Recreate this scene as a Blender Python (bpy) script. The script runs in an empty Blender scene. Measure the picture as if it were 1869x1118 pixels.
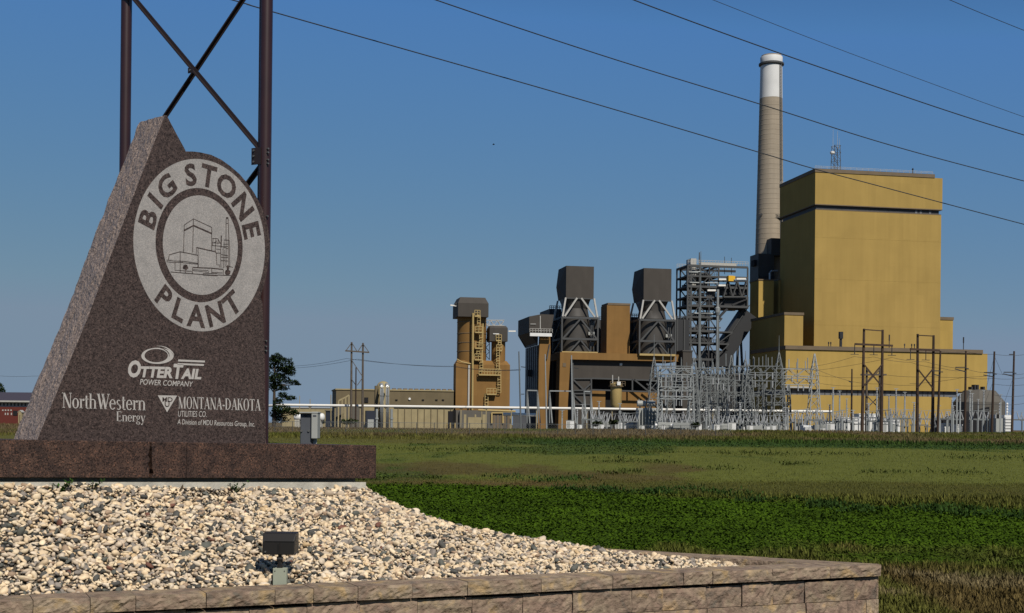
import bpy, bmesh, math, random
import numpy as np
from mathutils import Vector, Matrix, noise as mnoise

S = bpy.context.scene
COL = S.collection
random.seed(7)
RNG = np.random.default_rng(11)

# ------------------------------------------------------------------ camera, sky, sun
F, CX, CY, YH, ROLL, EYE = 2400.0, 934.5, 559.0, 775.0, 0.0105, 1.6
cam = bpy.data.objects.new('camera', bpy.data.cameras.new('camera'))
COL.objects.link(cam)
cam.location = (0, 0, EYE)
cam.rotation_euler = (math.pi / 2, -ROLL, 0)
cam.data.sensor_width = 36
cam.data.lens = F / 1869 * 36
cam.data.shift_y = (YH - CY) / 1869
cam.data.clip_start = 0.1
cam.data.clip_end = 20000
S.camera = cam

SUN_AZ, SUN_EL = math.radians(25), math.radians(46)     # azimuth: behind the camera, towards the right
sd = Vector((math.sin(SUN_AZ) * math.cos(SUN_EL), -math.cos(SUN_AZ) * math.cos(SUN_EL), math.sin(SUN_EL)))
W = bpy.data.worlds.new('World'); S.world = W; W.use_nodes = True
nt = W.node_tree
sky = nt.nodes.new('ShaderNodeTexSky'); sky.sky_type = 'NISHITA'; sky.sun_disc = False
sky.sun_elevation = SUN_EL
sky.sun_rotation = math.pi - SUN_AZ
sky.altitude = 1200; sky.air_density = 0.9; sky.dust_density = 0.25; sky.ozone_density = 2.0
bg = nt.nodes['Background']; bg.inputs['Strength'].default_value = 0.1
# the day's air: a flatter, bluer dome than the standard atmosphere (same curve over the whole sky)
sep = nt.nodes.new('ShaderNodeSeparateColor'); cmb = nt.nodes.new('ShaderNodeCombineColor')
nt.links.new(sky.outputs[0], sep.inputs[0])
for i_, (g_, c_, t_, l_) in enumerate(((0.80, 0.488, 0.192, 0.78), (0.34, 0.370, 0.268, 1.27), (-0.30, 0.302, 0.48, 1.6))):
    m0 = nt.nodes.new('ShaderNodeMath'); m0.operation = 'MULTIPLY'; m0.inputs[1].default_value = 0.062
    m1 = nt.nodes.new('ShaderNodeMath'); m1.operation = 'MAXIMUM'; m1.inputs[1].default_value = 0.03
    m2 = nt.nodes.new('ShaderNodeMath'); m2.operation = 'POWER'; m2.inputs[1].default_value = g_
    m3 = nt.nodes.new('ShaderNodeMath'); m3.operation = 'MULTIPLY'; m3.inputs[1].default_value = c_*10
    nt.links.new(sep.outputs[i_], m0.inputs[0]); nt.links.new(m0.outputs[0], m1.inputs[0]); nt.links.new(m1.outputs[0], m2.inputs[0]); nt.links.new(m2.outputs[0], m3.inputs[0]); m4 = nt.nodes.new('ShaderNodeMath'); m4.operation = 'MINIMUM'; m4.inputs[1].default_value = t_*10; nt.links.new(m3.outputs[0], m4.inputs[0]); mp_ = nt.nodes.new('ShaderNodeMath'); mp_.operation = 'POWER'; mp_.inputs[1].default_value = 1.7; nt.links.new(m0.outputs[0], mp_.inputs[0]); m5 = nt.nodes.new('ShaderNodeMath'); m5.operation = 'MULTIPLY'; m5.inputs[1].default_value = l_*10/(0.093, 0.156, 0.275)[i_]**0.7; nt.links.new(mp_.outputs[0], m5.inputs[0]); m6 = nt.nodes.new('ShaderNodeMath'); m6.operation = 'MINIMUM'; nt.links.new(m4.outputs[0], m6.inputs[0]); nt.links.new(m5.outputs[0], m6.inputs[1]); m4 = m6; nt.links.new(m4.outputs[0], cmb.inputs[i_])
nt.links.new(cmb.outputs[0], bg.inputs[0])
sun = bpy.data.objects.new('sun', bpy.data.lights.new('sun', 'SUN')); COL.objects.link(sun)
sun.data.energy = 4.9; sun.data.angle = math.radians(0.53); sun.data.color = (1.0, 0.93, 0.82)
sun.rotation_euler = sd.to_track_quat('Z', 'Y').to_euler()
S.view_settings.view_transform = 'Standard'; S.view_settings.look = 'None'
S.view_settings.exposure = 0.0; S.view_settings.gamma = 1.0; S.view_settings.use_curve_mapping = False
S.cycles.max_bounces = 5; S.cycles.diffuse_bounces = 2; S.cycles.glossy_bounces = 2

# ------------------------------------------------------------------ helpers
CR, SR = math.cos(ROLL), math.sin(ROLL)
def P(px, py, Y):
    """photo measurement + distance -> place in the world"""
    u, v = px - CX, YH - py
    return Vector(((u * CR - v * SR) * Y / F, Y, EYE + (u * SR + v * CR) * Y / F))

class Fr:
    """upright frame standing on the ground: x along the front, y away from the camera, z up"""
    def __init__(s, px, Y, ang=0.0, py=775.0):
        p = P(px, py, Y)
        s.o = Vector((p.x, p.y, 0)); s.a = math.radians(ang)
        s.u = Vector((math.cos(s.a), math.sin(s.a), 0)); s.w = Vector((-math.sin(s.a), math.cos(s.a), 0))
    def xz(s, px, py, d=0.0):
        c = Vector((0, 0, EYE)); D = P(px, py, 1.0) - c
        t = (d + s.o.dot(s.w) - c.dot(s.w)) / D.dot(s.w)
        X = c + D * t
        return ((X - s.o).dot(s.u), X.z)
    def x(s, px, d=0.0, py=700): return s.xz(px, py, d)[0]
    def z(s, px, py, d=0.0): return s.xz(px, py, d)[1]
    def p(s, px, py, d=0.0):
        a = s.xz(px, py, d); return Vector((a[0], d, a[1]))
    def side(s, px0, px1):
        """how far back the left side that shows from px0 (front corner) to px1 reaches"""
        x0 = s.o + s.u * s.x(px0)
        k = (P(px1, 775, 1.0)).x
        return (x0.x - k * x0.y) / (k * s.w.y - s.w.x)

def tag(o, label=None, cat=None, group=None, kind=None):
    if label: o['label'] = label
    if cat: o['category'] = cat
    if group: o['group'] = group
    if kind: o['kind'] = kind
    return o

def thing(name, label, cat, fr=None, group=None, loc=None, rotz=0.0):
    o = bpy.data.objects.new(name, None); COL.objects.link(o)
    o.empty_display_size = 0.2
    if fr is not None: o.location = fr.o; o.rotation_euler = (0, 0, fr.a)
    if loc is not None: o.location = loc; o.rotation_euler = (0, 0, rotz)
    return tag(o, label, cat, group)

def kids(o): return [c for c in ALL if c.parent == o]
ALL = []

def dup(root, loc, rotz=None, label=None, scale=None):
    r = root.copy(); COL.objects.link(r); r.location = loc
    if rotz is not None: r.rotation_euler = (0, 0, rotz)
    if scale is not None: r.scale = (scale, scale, scale)
    if label: r['label'] = label
    for ch in CH.get(root.name, []):
        c = ch.copy(); COL.objects.link(c); c.parent = r
        CH.setdefault(r.name, []).append(c)
        for g in CH.get(ch.name, []):
            d = g.copy(); COL.objects.link(d); d.parent = c
            CH.setdefault(c.name, []).append(d)
    return r
CH = {}

class MB:
    def __init__(s): s.v = []; s.f = []
    def add(s, vs, fs):
        n = len(s.v); s.v.extend([tuple(q) for q in vs]); s.f.extend([tuple(i + n for i in f) for f in fs]); return s
    def box(s, x0, x1, y0, y1, z0, z1):
        if x1 < x0: x0, x1 = x1, x0
        if y1 < y0: y0, y1 = y1, y0
        if z1 < z0: z0, z1 = z1, z0
        return s.add([(x0,y0,z0),(x1,y0,z0),(x1,y1,z0),(x0,y1,z0),(x0,y0,z1),(x1,y0,z1),(x1,y1,z1),(x0,y1,z1)],
                     [(0,3,2,1),(4,5,6,7),(0,1,5,4),(1,2,6,5),(2,3,7,6),(3,0,4,7)])
    def bar(s, p, q, w, h=None):
        p, q = Vector(p), Vector(q); d = (q - p)
        if d.length < 1e-6: return s
        d.normalize(); up = Vector((0,0,1)) if abs(d.z) < 0.9 else Vector((0,1,0))
        a = d.cross(up).normalized() * w / 2; b = a.cross(d).normalized() * (h or w) / 2
        vs = [p-a-b, p+a-b, p+a+b, p-a+b, q-a-b, q+a-b, q+a+b, q-a+b]
        return s.add(vs, [(0,1,2,3),(7,6,5,4),(0,4,5,1),(1,5,6,2),(2,6,7,3),(3,7,4,0)])
    def cyl(s, p, q, r0, r1=None, n=12, caps=True):
        p, q = Vector(p), Vector(q); r1 = r0 if r1 is None else r1
        d = (q - p).normalized(); up = Vector((0,0,1)) if abs(d.z) < 0.9 else Vector((0,1,0))
        a = d.cross(up).normalized(); b = a.cross(d)
        vs = []
        for i in range(n):
            t = 2*math.pi*i/n; c = a*math.cos(t) + b*math.sin(t)
            vs.append(p + c*r0)
        for i in range(n):
            t = 2*math.pi*i/n; c = a*math.cos(t) + b*math.sin(t)
            vs.append(q + c*r1)
        fs = [(i, (i+1)%n, n+(i+1)%n, n+i) for i in range(n)]
        if caps: fs += [tuple(range(n-1,-1,-1)), tuple(range(n,2*n))]
        return s.add(vs, fs)
    def lathe(s, cx, cy, prof, n=24):
        """prof: list of (r, z)"""
        vs = []; m = len(prof)
        for (r, z) in prof:
            for i in range(n):
                t = 2*math.pi*i/n; vs.append((cx + r*math.cos(t), cy + r*math.sin(t), z))
        fs = []
        for k in range(m-1):
            for i in range(n):
                j = (i+1) % n; fs.append((k*n+i, k*n+j, (k+1)*n+j, (k+1)*n+i))
        fs.append(tuple(range(n-1,-1,-1))); fs.append(tuple(range((m-1)*n, m*n)))
        return s.add(vs, fs)
    def tube(s, pts, r, n=6):
        pts = [Vector(p) for p in pts]
        vs = []; m = len(pts)
        for k, p in enumerate(pts):
            d = (pts[min(k+1, m-1)] - pts[max(k-1, 0)]).normalized()
            up = Vector((0,0,1)) if abs(d.z) < 0.95 else Vector((0,1,0))
            a = d.cross(up).normalized(); b = a.cross(d)
            rr = r[k] if isinstance(r, (list, tuple)) else r
            for i in range(n):
                t = 2*math.pi*i/n; vs.append(p + (a*math.cos(t) + b*math.sin(t))*rr)
        fs = []
        for k in range(m-1):
            for i in range(n):
                j = (i+1) % n; fs.append((k*n+i, k*n+j, (k+1)*n+j, (k+1)*n+i))
        fs.append(tuple(range(n-1,-1,-1))); fs.append(tuple(range((m-1)*n, m*n)))
        return s.add(vs, fs)
    def prism(s, poly, y0, y1):
        """poly: (x, z) outline counter-clockwise seen from the front, extruded from y0 to y1"""
        n = len(poly)
        vs = [(x, y0, z) for x, z in poly] + [(x, y1, z) for x, z in poly]
        fs = [tuple(range(n)), tuple(range(2*n-1, n-1, -1))] + [((i+1)%n, i, n+i, n+(i+1)%n) for i in range(n)]
        return s.add(vs, fs)
    def truss(s, p, q, w, h, n, t):
        """lattice box beam from p to q, w wide in y, h high"""
        p, q = Vector(p), Vector(q)
        c = [Vector((0,-w/2,-h/2)), Vector((0,w/2,-h/2)), Vector((0,w/2,h/2)), Vector((0,-w/2,h/2))]
        for k in c: s.bar(p+k, q+k, t)
        for i in range(n):
            a = p.lerp(q, i/n); b = p.lerp(q, (i+1)/n)
            for (k, l) in ((0,3),(1,2),(3,2),(0,1)):
                if i % 2: k, l = l, k
                s.bar(a+c[k], b+c[l], t*0.7)
        return s
    def build(s, name, mat, parent=None, smooth=False, label=None, cat=None, group=None, kind=None, bevel=0, autosmooth=None):
        me = bpy.data.meshes.new(name); me.from_pydata(s.v, [], s.f); me.update()
        o = bpy.data.objects.new(name, me); COL.objects.link(o)
        if mat is not None: me.materials.append(mat)
        if smooth:
            me.polygons.foreach_set('use_smooth', [True]*len(me.polygons))
            if autosmooth: me.set_sharp_from_angle(angle=math.radians(autosmooth))
        if parent is not None: o.parent = parent; CH.setdefault(parent.name, []).append(o)
        if bevel:
            m = o.modifiers.new('bevel', 'BEVEL'); m.width = bevel; m.segments = 2; m.limit_method = 'ANGLE'
        tag(o, label, cat, group, kind)
        return o

def numpy_mesh(name, verts, faces4, mat, tint=None, smooth=False, kind=None, label=None, cat=None, parent=None):
    """verts (n,3), faces (m,k) all with the same k; tint (n,3) per vertex"""
    me = bpy.data.meshes.new(name)
    n, (m, k) = len(verts), faces4.shape
    me.vertices.add(n); me.vertices.foreach_set('co', np.ascontiguousarray(verts, dtype=np.float32).ravel())
    me.loops.add(m*k); me.loops.foreach_set('vertex_index', np.ascontiguousarray(faces4, dtype=np.int32).ravel())
    me.polygons.add(m); me.polygons.foreach_set('loop_start', np.arange(0, m*k, k, dtype=np.int32))
    if smooth: me.polygons.foreach_set('use_smooth', np.ones(m, dtype=bool))
    me.update(calc_edges=True); me.validate()
    if tint is not None:
        a = me.color_attributes.new('tint', 'FLOAT_COLOR', 'POINT')
        a.data.foreach_set('color', np.concatenate([tint, np.ones((n,1))], 1).astype(np.float32).ravel())
    me.materials.append(mat)
    o = bpy.data.objects.new(name, me); COL.objects.link(o)
    if parent is not None: o.parent = parent; CH.setdefault(parent.name, []).append(o)
    return tag(o, label, cat, None, kind)

# ------------------------------------------------------------------ materials
def mat(name, col, rough=0.7, metal=0.0, var=0.12, scale=4.0, stretch=(1,1,1), bump=0.0, bscale=None, spec=0.3, rnd=0.0, attr=False, col2=None, speck=None, detail=6.0, streak=0.0, panel=None):
    m = bpy.data.materials.new(name); m.use_nodes = True
    t = m.node_tree; N = t.nodes; L = t.links
    b = N['Principled BSDF']
    b.inputs['Roughness'].default_value = rough; b.inputs['Metallic'].default_value = metal
    b.inputs['Specular IOR Level'].default_value = spec
    tc = N.new('ShaderNodeTexCoord'); mp = N.new('ShaderNodeMapping'); mp.inputs['Scale'].default_value = stretch
    L.new(tc.outputs['Object'], mp.inputs[0])
    nz = N.new('ShaderNodeTexNoise'); nz.inputs['Scale'].default_value = scale; nz.inputs['Detail'].default_value = detail
    L.new(mp.outputs[0], nz.inputs['Vector'])
    ramp = N.new('ShaderNodeValToRGB')
    ramp.color_ramp.elements[0].position = 0.3; ramp.color_ramp.elements[1].position = 0.7
    ALB = 0.83
    c = col = tuple(x*ALB for x in col)
    if col2: col2 = tuple(x*ALB for x in col2)
    lo = tuple(max(0, x*(1-var)) for x in c); hi = tuple(x*(1+var) for x in (col2 or c)) if col2 is None else col2
    ramp.color_ramp.elements[0].color = (*lo, 1); ramp.color_ramp.elements[1].color = (*hi, 1)
    L.new(nz.outputs[0], ramp.inputs[0])
    out = ramp.outputs[0]
    def mul(a, bsock, fac=1.0):
        mx = N.new('ShaderNodeMix'); mx.data_type = 'RGBA'; mx.blend_type = 'MULTIPLY'; mx.inputs[0].default_value = fac
        L.new(a, mx.inputs[6]); L.new(bsock, mx.inputs[7]); return mx.outputs[2]
    if attr:
        at = N.new('ShaderNodeAttribute'); at.attribute_name = 'tint'
        out = mul(at.outputs['Color'], out)
    if streak:
        n2 = N.new('ShaderNodeTexNoise'); n2.inputs['Scale'].default_value = 1.0; n2.inputs['Detail'].default_value = 3
        mp2 = N.new('ShaderNodeMapping'); mp2.inputs['Scale'].default_value = (0.6, 0.6, 0.035)
        L.new(tc.outputs['Object'], mp2.inputs[0]); L.new(mp2.outputs[0], n2.inputs['Vector'])
        r2 = N.new('ShaderNodeValToRGB'); r2.color_ramp.elements[0].position = .35; r2.color_ramp.elements[1].position = .65
        r2.color_ramp.elements[0].color = (1-streak,)*3 + (1,); r2.color_ramp.elements[1].color = (1,1,1,1)
        L.new(n2.outputs[0], r2.inputs[0]); out = mul(out, r2.outputs[0])
    if panel:      # sheets of slightly different fading
        bw, bh, am = panel
        sx = N.new('ShaderNodeSeparateXYZ'); L.new(tc.outputs['Object'], sx.inputs[0]); ax = N.new('ShaderNodeMath'); ax.operation = 'ADD'
        L.new(sx.outputs[0], ax.inputs[0]); L.new(sx.outputs[1], ax.inputs[1]); cx_ = N.new('ShaderNodeCombineXYZ'); L.new(ax.outputs[0], cx_.inputs[0]); L.new(sx.outputs[2], cx_.inputs[1])
        for (w_, h_, a_) in ((bw, bh, am), (bw*.31, bh*2.7, am*.6)):
            bt = N.new('ShaderNodeTexBrick'); bt.inputs['Scale'].default_value = 1; bt.inputs['Brick Width'].default_value = w_; bt.inputs['Row Height'].default_value = h_; bt.inputs['Mortar Size'].default_value = 0.03; bt.inputs['Mortar Smooth'].default_value = 0.5; bt.inputs['Bias'].default_value = 0
            bt.inputs['Color1'].default_value = (1-a_,)*3 + (1,); bt.inputs['Color2'].default_value = (1+a_,)*3 + (1,); bt.inputs['Mortar'].default_value = (1-1.6*a_,)*3 + (1,)
            L.new(cx_.outputs[0], bt.inputs['Vector']); out = mul(out, bt.outputs['Color'])
    if rnd:
        oi = N.new('ShaderNodeObjectInfo'); mr = N.new('ShaderNodeMapRange')
        mr.inputs[3].default_value = 1-rnd; mr.inputs[4].default_value = 1+rnd
        L.new(oi.outputs['Random'], mr.inputs[0]); cmb = N.new('ShaderNodeCombineColor')
        for i in range(3): L.new(mr.outputs[0], cmb.inputs[i])
        out = mul(out, cmb.outputs[0])
    if speck:
        vs, dark, light, amount = speck
        vo = N.new('ShaderNodeTexVoronoi'); vo.inputs['Scale'].default_value = vs
        L.new(tc.outputs['Object'], vo.inputs['Vector'])
        sp = N.new('ShaderNodeSeparateColor'); L.new(vo.outputs['Color'], sp.inputs[0])
        r3 = N.new('ShaderNodeValToRGB'); r3.color_ramp.interpolation = 'CONSTANT'
        e = r3.color_ramp.elements
        e[0].position = 0; e[0].color = (*dark, 1); e[1].position = amount; e[1].color = (1,1,1,1)
        k = e.new(0.72); k.color = (1.25,1.22,1.2,1)
        k = e.new(1-amount*0.3); k.color = (*light, 1)
        L.new(sp.outputs[0], r3.inputs[0]); out = mul(out, r3.outputs[0])
    L.new(out, b.inputs['Base Color'])
    if bump:
        nb = N.new('ShaderNodeTexNoise'); nb.inputs['Scale'].default_value = bscale or scale*3; nb.inputs['Detail'].default_value = 8
        L.new(mp.outputs[0], nb.inputs['Vector'])
        bp = N.new('ShaderNodeBump'); bp.inputs['Strength'].default_value = bump; bp.inputs['Distance'].default_value = 0.02
        L.new(nb.outputs[0], bp.inputs['Height']); L.new(bp.outputs[0], b.inputs['Normal'])
    return m

MT = {}
MT['granite'] = mat('dark_granite', (0.061,0.045,0.041), 0.45, var=0.3, scale=30, spec=0.2, speck=(120,(0.5,0.48,0.48),(1.75,1.65,1.6),0.27))
MT['granite_base'] = mat('brown_granite', (0.062,0.040,0.034), 0.55, var=0.45, scale=9, spec=0.25, speck=(120,(0.4,0.38,0.38),(2.1,1.8,1.6),0.28), bump=0.2, bscale=50, col2=(0.088,0.052,0.038))
MT['granite_rough'] = mat('rough_granite', (0.242,0.190,0.158), 0.45, var=0.22, scale=40, spec=0.45, speck=(110,(0.6,0.57,0.56),(1.65,1.62,1.6),0.26), bump=0.8, bscale=36)
MT['blast'] = mat('blasted_granite', (0.295,0.282,0.274), 0.85, var=0.09, scale=9, speck=(170,(0.85,0.85,0.85),(1.12,1.12,1.12),0.2))
MT['letter'] = mat('frosted_lettering', (0.43,0.41,0.39), 0.85, var=0.08, scale=20)
MT['maroon'] = mat('maroon_paint', (0.031,0.011,0.011), 0.38, var=0.15, scale=3, spec=0.5)
MT['maroon_dark'] = mat('weathered_dark_steel', (0.022,0.014,0.014), 0.5, var=0.2, scale=3, spec=0.4)
MT['concrete'] = mat('concrete', (0.46,0.44,0.38), 0.9, var=0.2, scale=6, bump=0.3, bscale=40)
MT['soil'] = mat('soil_between_stones', (0.10,0.085,0.065), 0.95, var=0.35, scale=30, bump=0.6)  # dark soil; its tone also stands for shade in the gaps
MT['stone'] = mat('river_stone', (1,1,1), 0.75, var=0.14, scale=45, attr=True, spec=0.3)
MT['block'] = None
MT['ground'] = mat('field', (1,1,1), 0.95, var=0.22, scale=1.6, attr=True, spec=0.05, detail=9)
MT['leaf'] = mat('leaf', (1,1,1), 0.9, var=0.12, scale=0.6, attr=True, spec=0.04)
MT['sage'] = mat('sage_paint', (0.32,0.345,0.27), 0.5, var=0.06)
MT['black_metal'] = mat('black_metal', (0.016,0.014,0.013), 0.42, var=0.15, spec=0.4)
MT['screw'] = mat('screw_steel', (0.2,0.2,0.19), 0.4, metal=0.6)
MT['cab_dark'] = mat('slate_grey_paint', (0.085,0.092,0.105), 0.5, var=0.08)
MT['cab_light'] = mat('pale_grey_paint', (0.34,0.35,0.33), 0.5, var=0.06)
MT['boiler'] = mat('boiler_siding', (0.385,0.265,0.085), 0.9, var=0.05, scale=0.12, spec=0.05, streak=0.06, panel=(6.2, 11.0, 0.035))
MT['hall'] = mat('hall_siding', (0.43,0.295,0.088), 0.9, var=0.05, scale=0.15, spec=0.05, streak=0.06, panel=(7.0, 8.5, 0.03))
MT['fascia'] = mat('brown_fascia', (0.155,0.115,0.072), 0.7, var=0.1, scale=0.3)
MT['louver'] = mat('dark_louver', (0.05,0.052,0.058), 0.6, var=0.2, scale=0.8)
MT['louver_light'] = mat('grey_louver', (0.13,0.14,0.155), 0.6, var=0.2, scale=0.8)
MT['orange'] = mat('ochre_siding', (0.235,0.130,0.042), 0.75, var=0.07, scale=0.2, spec=0.15, streak=0.08, panel=(3.1, 6.0, 0.04))
MT['hood'] = mat('grey_hood_sheet', (0.068,0.060,0.052), 0.7, var=0.06, scale=0.2, spec=0.15, streak=0.06, panel=(2.4, 5.0, 0.04))
MT['hood_dark'] = mat('dark_vessel_steel', (0.058,0.053,0.048), 0.6, var=0.12, scale=0.3, spec=0.4)
MT['steel_grey'] = mat('grey_frame_steel', (0.066,0.068,0.069), 0.6, var=0.1)
MT['steel_dark'] = mat('dark_frame_steel', (0.030,0.031,0.034), 0.6, var=0.1)
MT['steel_white'] = mat('pale_frame_steel', (0.42,0.41,0.38), 0.55, var=0.08)
MT['galv'] = mat('galvanised_steel', (0.155,0.168,0.168), 0.55, metal=0.1, var=0.12, rnd=0.15)
MT['galv_light'] = mat('bright_galvanised_steel', (0.29,0.31,0.31), 0.5, metal=0.1, var=0.1, rnd=0.12)
MT['insul'] = mat('porcelain_grey', (0.33,0.34,0.345), 0.35, var=0.1, rnd=0.2)
MT['white'] = mat('white_paint', (0.72,0.72,0.70), 0.5, var=0.05, scale=0.6)
MT['white_pipe'] = mat('white_pipe_jacket', (0.78,0.76,0.70), 0.4, var=0.05, scale=0.3)
MT['yellow'] = mat('yellow_safety_paint', (0.42,0.31,0.125), 0.6, var=0.12)
MT['bright_yellow'] = mat('bright_yellow_paint', (0.72,0.42,0.03), 0.5, var=0.1)
MT['silver'] = mat('silver_duct', (0.40,0.42,0.43), 0.35, metal=0.35, var=0.1, spec=0.5)
MT['low_wall'] = mat('olive_brown_siding', (0.15,0.118,0.066), 0.8, var=0.08, scale=0.3, streak=0.1)
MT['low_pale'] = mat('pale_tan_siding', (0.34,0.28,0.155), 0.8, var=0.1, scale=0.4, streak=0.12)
MT['stack'] = mat('stack_concrete', (0.355,0.298,0.225), 0.85, var=0.07, scale=0.1, stretch=(1,1,6), streak=0.12)
MT['stack_white'] = mat('white_stack_paint', (0.66,0.66,0.65), 0.6, var=0.06, scale=0.2)
MT['ring'] = mat('stack_joint', (0.315,0.262,0.198), 0.9, var=0.1)
MT['wood'] = mat('dark_pole_timber', (0.052,0.032,0.022), 0.85, var=0.25, scale=1.0, rnd=0.2)
MT['wood_grey'] = mat('grey_pole_timber', (0.10,0.082,0.065), 0.85, var=0.2, scale=1.0)
MT['wire'] = mat('conductor', (0.035,0.04,0.05), 0.6, var=0.05)
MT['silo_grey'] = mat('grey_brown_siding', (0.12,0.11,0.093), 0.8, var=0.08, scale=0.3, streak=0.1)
MT['black'] = mat('black_and_opening_shade', (0.012,0.012,0.014), 0.9, var=0.2)  # black parts; also shade painted into the recess and shed door
MT['red_wall'] = mat('red_cladding', (0.115,0.024,0.016), 0.7, var=0.15)
MT['purple_roof'] = mat('purple_grey_roof', (0.055,0.048,0.066), 0.7, var=0.08)
MT['bark'] = mat('bark', (0.06,0.045,0.032), 0.9, var=0.3, scale=3, bump=0.4)
MT['blue_dark'] = mat('navy_container_paint', (0.02,0.025,0.04), 0.6, var=0.1)
MT['yard'] = mat('yard_gravel', (0.095,0.082,0.06), 0.95, var=0.25, scale=0.4)

# split-face wall block: warm mottled concrete, each block its own tone
def block_mat(nm='split_face_concrete', c=(0.262,0.215,0.165)):
    m = mat(nm, c, 0.9, var=0.28, scale=16, bump=0.8, bscale=38, spec=0.12, rnd=0.09)
    t = m.node_tree; N = t.nodes; L = t.links; b = N['Principled BSDF']
    prev = b.inputs['Base Color'].links[0].from_socket
    tc = N.new('ShaderNodeTexCoord'); oi = N.new('ShaderNodeObjectInfo')
    ad = N.new('ShaderNodeVectorMath'); ad.operation = 'ADD'
    L.new(tc.outputs['Object'], ad.inputs[0]); L.new(oi.outputs['Location'], ad.inputs[1])
    nz = N.new('ShaderNodeTexNoise'); nz.inputs['Scale'].default_value = 5.5; nz.inputs['Detail'].default_value = 5; nz.inputs['Distortion'].default_value = 0.8
    L.new(ad.outputs[0], nz.inputs['Vector'])
    r = N.new('ShaderNodeValToRGB'); e = r.color_ramp.elements
    e[0].position = 0.30; e[0].color = (0.62,0.64,0.66,1); e[1].position = 0.66; e[1].color = (1.42,1.22,0.86,1)
    k = e.new(0.43); k.color = (0.92,0.80,0.77,1)
    k = e.new(0.56); k.color = (1.05,1.0,0.92,1)
    L.new(nz.outputs[0], r.inputs[0])
    mx = N.new('ShaderNodeMix'); mx.data_type = 'RGBA'; mx.blend_type = 'MULTIPLY'; mx.inputs[0].default_value = 1
    L.new(prev, mx.inputs[6]); L.new(r.outputs[0], mx.inputs[7]); L.new(mx.outputs[2], b.inputs['Base Color'])
    return m
MT['block'] = block_mat(); MT['block_pink'] = block_mat('pinkish_split_face_concrete', (0.268,0.213,0.166))
# ------------------------------------------------------------------ field: one sheet to the horizon, crop strips by distance
def vnoise(x, y, seed=0):
    """cheap smooth value noise, numpy, about -1..1"""
    r = np.random.default_rng(seed); T = r.random((256, 256)) * 2 - 1
    xi = np.floor(x).astype(int); yi = np.floor(y).astype(int); fx = x - xi; fy = y - yi
    fx = fx*fx*(3-2*fx); fy = fy*fy*(3-2*fy)
    a = T[xi % 256, yi % 256]; b = T[(xi+1) % 256, yi % 256]; c = T[xi % 256, (yi+1) % 256]; d = T[(xi+1) % 256, (yi+1) % 256]
    return (a*(1-fx)+b*fx)*(1-fy) + (c*(1-fx)+d*fx)*fy
def fbm(x, y, seed=0, o=4):
    return sum(vnoise(x*2**k, y*2**k, seed+k) / 2**k for k in range(o)) / 1.6

GREEN = np.array((0.042,0.078,0.005)); OLIVE = np.array((0.108,0.119,0.024)); BROWN = np.array((0.112,0.082,0.030))
TAN = np.array((0.150,0.112,0.056)); DKGREEN = np.array((0.034,0.062,0.013)); STRAW = np.array((0.19,0.15,0.075)); MIXED = np.array((0.085,0.086,0.020))
def sstep(a, b, x): t = np.clip((x-a)/(b-a), 0, 1); return t*t*(3-2*t)
def lerp(a, b, t): return a*(1-t)[:, None] + b*t[:, None]
def field_tint(x, y):
    """the colour of what grows at a place of the field (strips of different growth)"""
    w = (fbm(x/7, y/3.5, 3)*2.6 + fbm(x*1.4, y*.7, 31)*1.5)*np.sqrt(np.clip(y, 8, 300)/25); Y = y + w
    n = fbm(x*0.9, y*0.5, 20); n2 = fbm(x*0.22, y*0.06, 40)
    c = np.tile(MIXED, (len(x), 1)).astype(float)
    dry = sstep(-0.10, 0.45, n + 0.55*sstep(3.6, 5.2, x)*sstep(17.5, 14.0, y) - 0.10)
    c = lerp(c, np.tile(BROWN*0.85, (len(x),1)), dry)
    strawy = sstep(0.12, 0.5, fbm(x*1.3+9, y*0.8, 60) + 0.35*sstep(3.6, 5.0, x) - 0.22)*sstep(17, 14.5, y)
    c = lerp(c, np.tile(STRAW*0.8, (len(x),1)), strawy)
    c = lerp(c, GREEN*(1+0.3*n[:, None]), sstep(15.2, 17.6, Y))
    mid = lerp(np.tile(MIXED*0.95, (len(x),1)), np.tile(BROWN*0.95, (len(x),1)), sstep(0.0, 0.5, n2*1.0 + 0.30*sstep(2, 14, x) - 0.12 + 0.25*sstep(42, 36, y)))
    edge = np.clip(33.5 - 0.78*x, 23.5, 36)
    c = lerp(c, mid, sstep(-1.6, 1.6, Y - edge))
    ol = lerp(np.tile(OLIVE, (len(x),1)), np.tile(DKGREEN, (len(x),1)), 0.75*sstep(0.18, 0.42, fbm(x*0.14, y*0.035, 70)))
    ol = lerp(ol, np.tile(BROWN*0.75, (len(x),1)), 0.8*sstep(0.0, 0.3, fbm(x*0.3, y*0.08, 90) - 0.3*sstep(4, 9, x))*sstep(62, 52, y))
    c = lerp(c, ol, sstep(36.5, 39.5, Y))
    c = lerp(c, lerp(np.tile(DKGREEN*1.05, (len(x),1)), np.tile(OLIVE*0.55 + BROWN*0.35, (len(x),1)), sstep(4, -8, x)), sstep(100, 112, y + w*0.6))
    c = lerp(c, lerp(np.tile(TAN*0.82, (len(x),1)), np.tile(OLIVE*0.75, (len(x),1)), sstep(-0.1, 0.35, fbm(x*0.05, y*0.02, 110))), sstep(140, 155, y + w*0.5))
    c = lerp(c, np.tile(TAN*0.75, (len(x),1)), sstep(262, 300, y))
    return c

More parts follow.
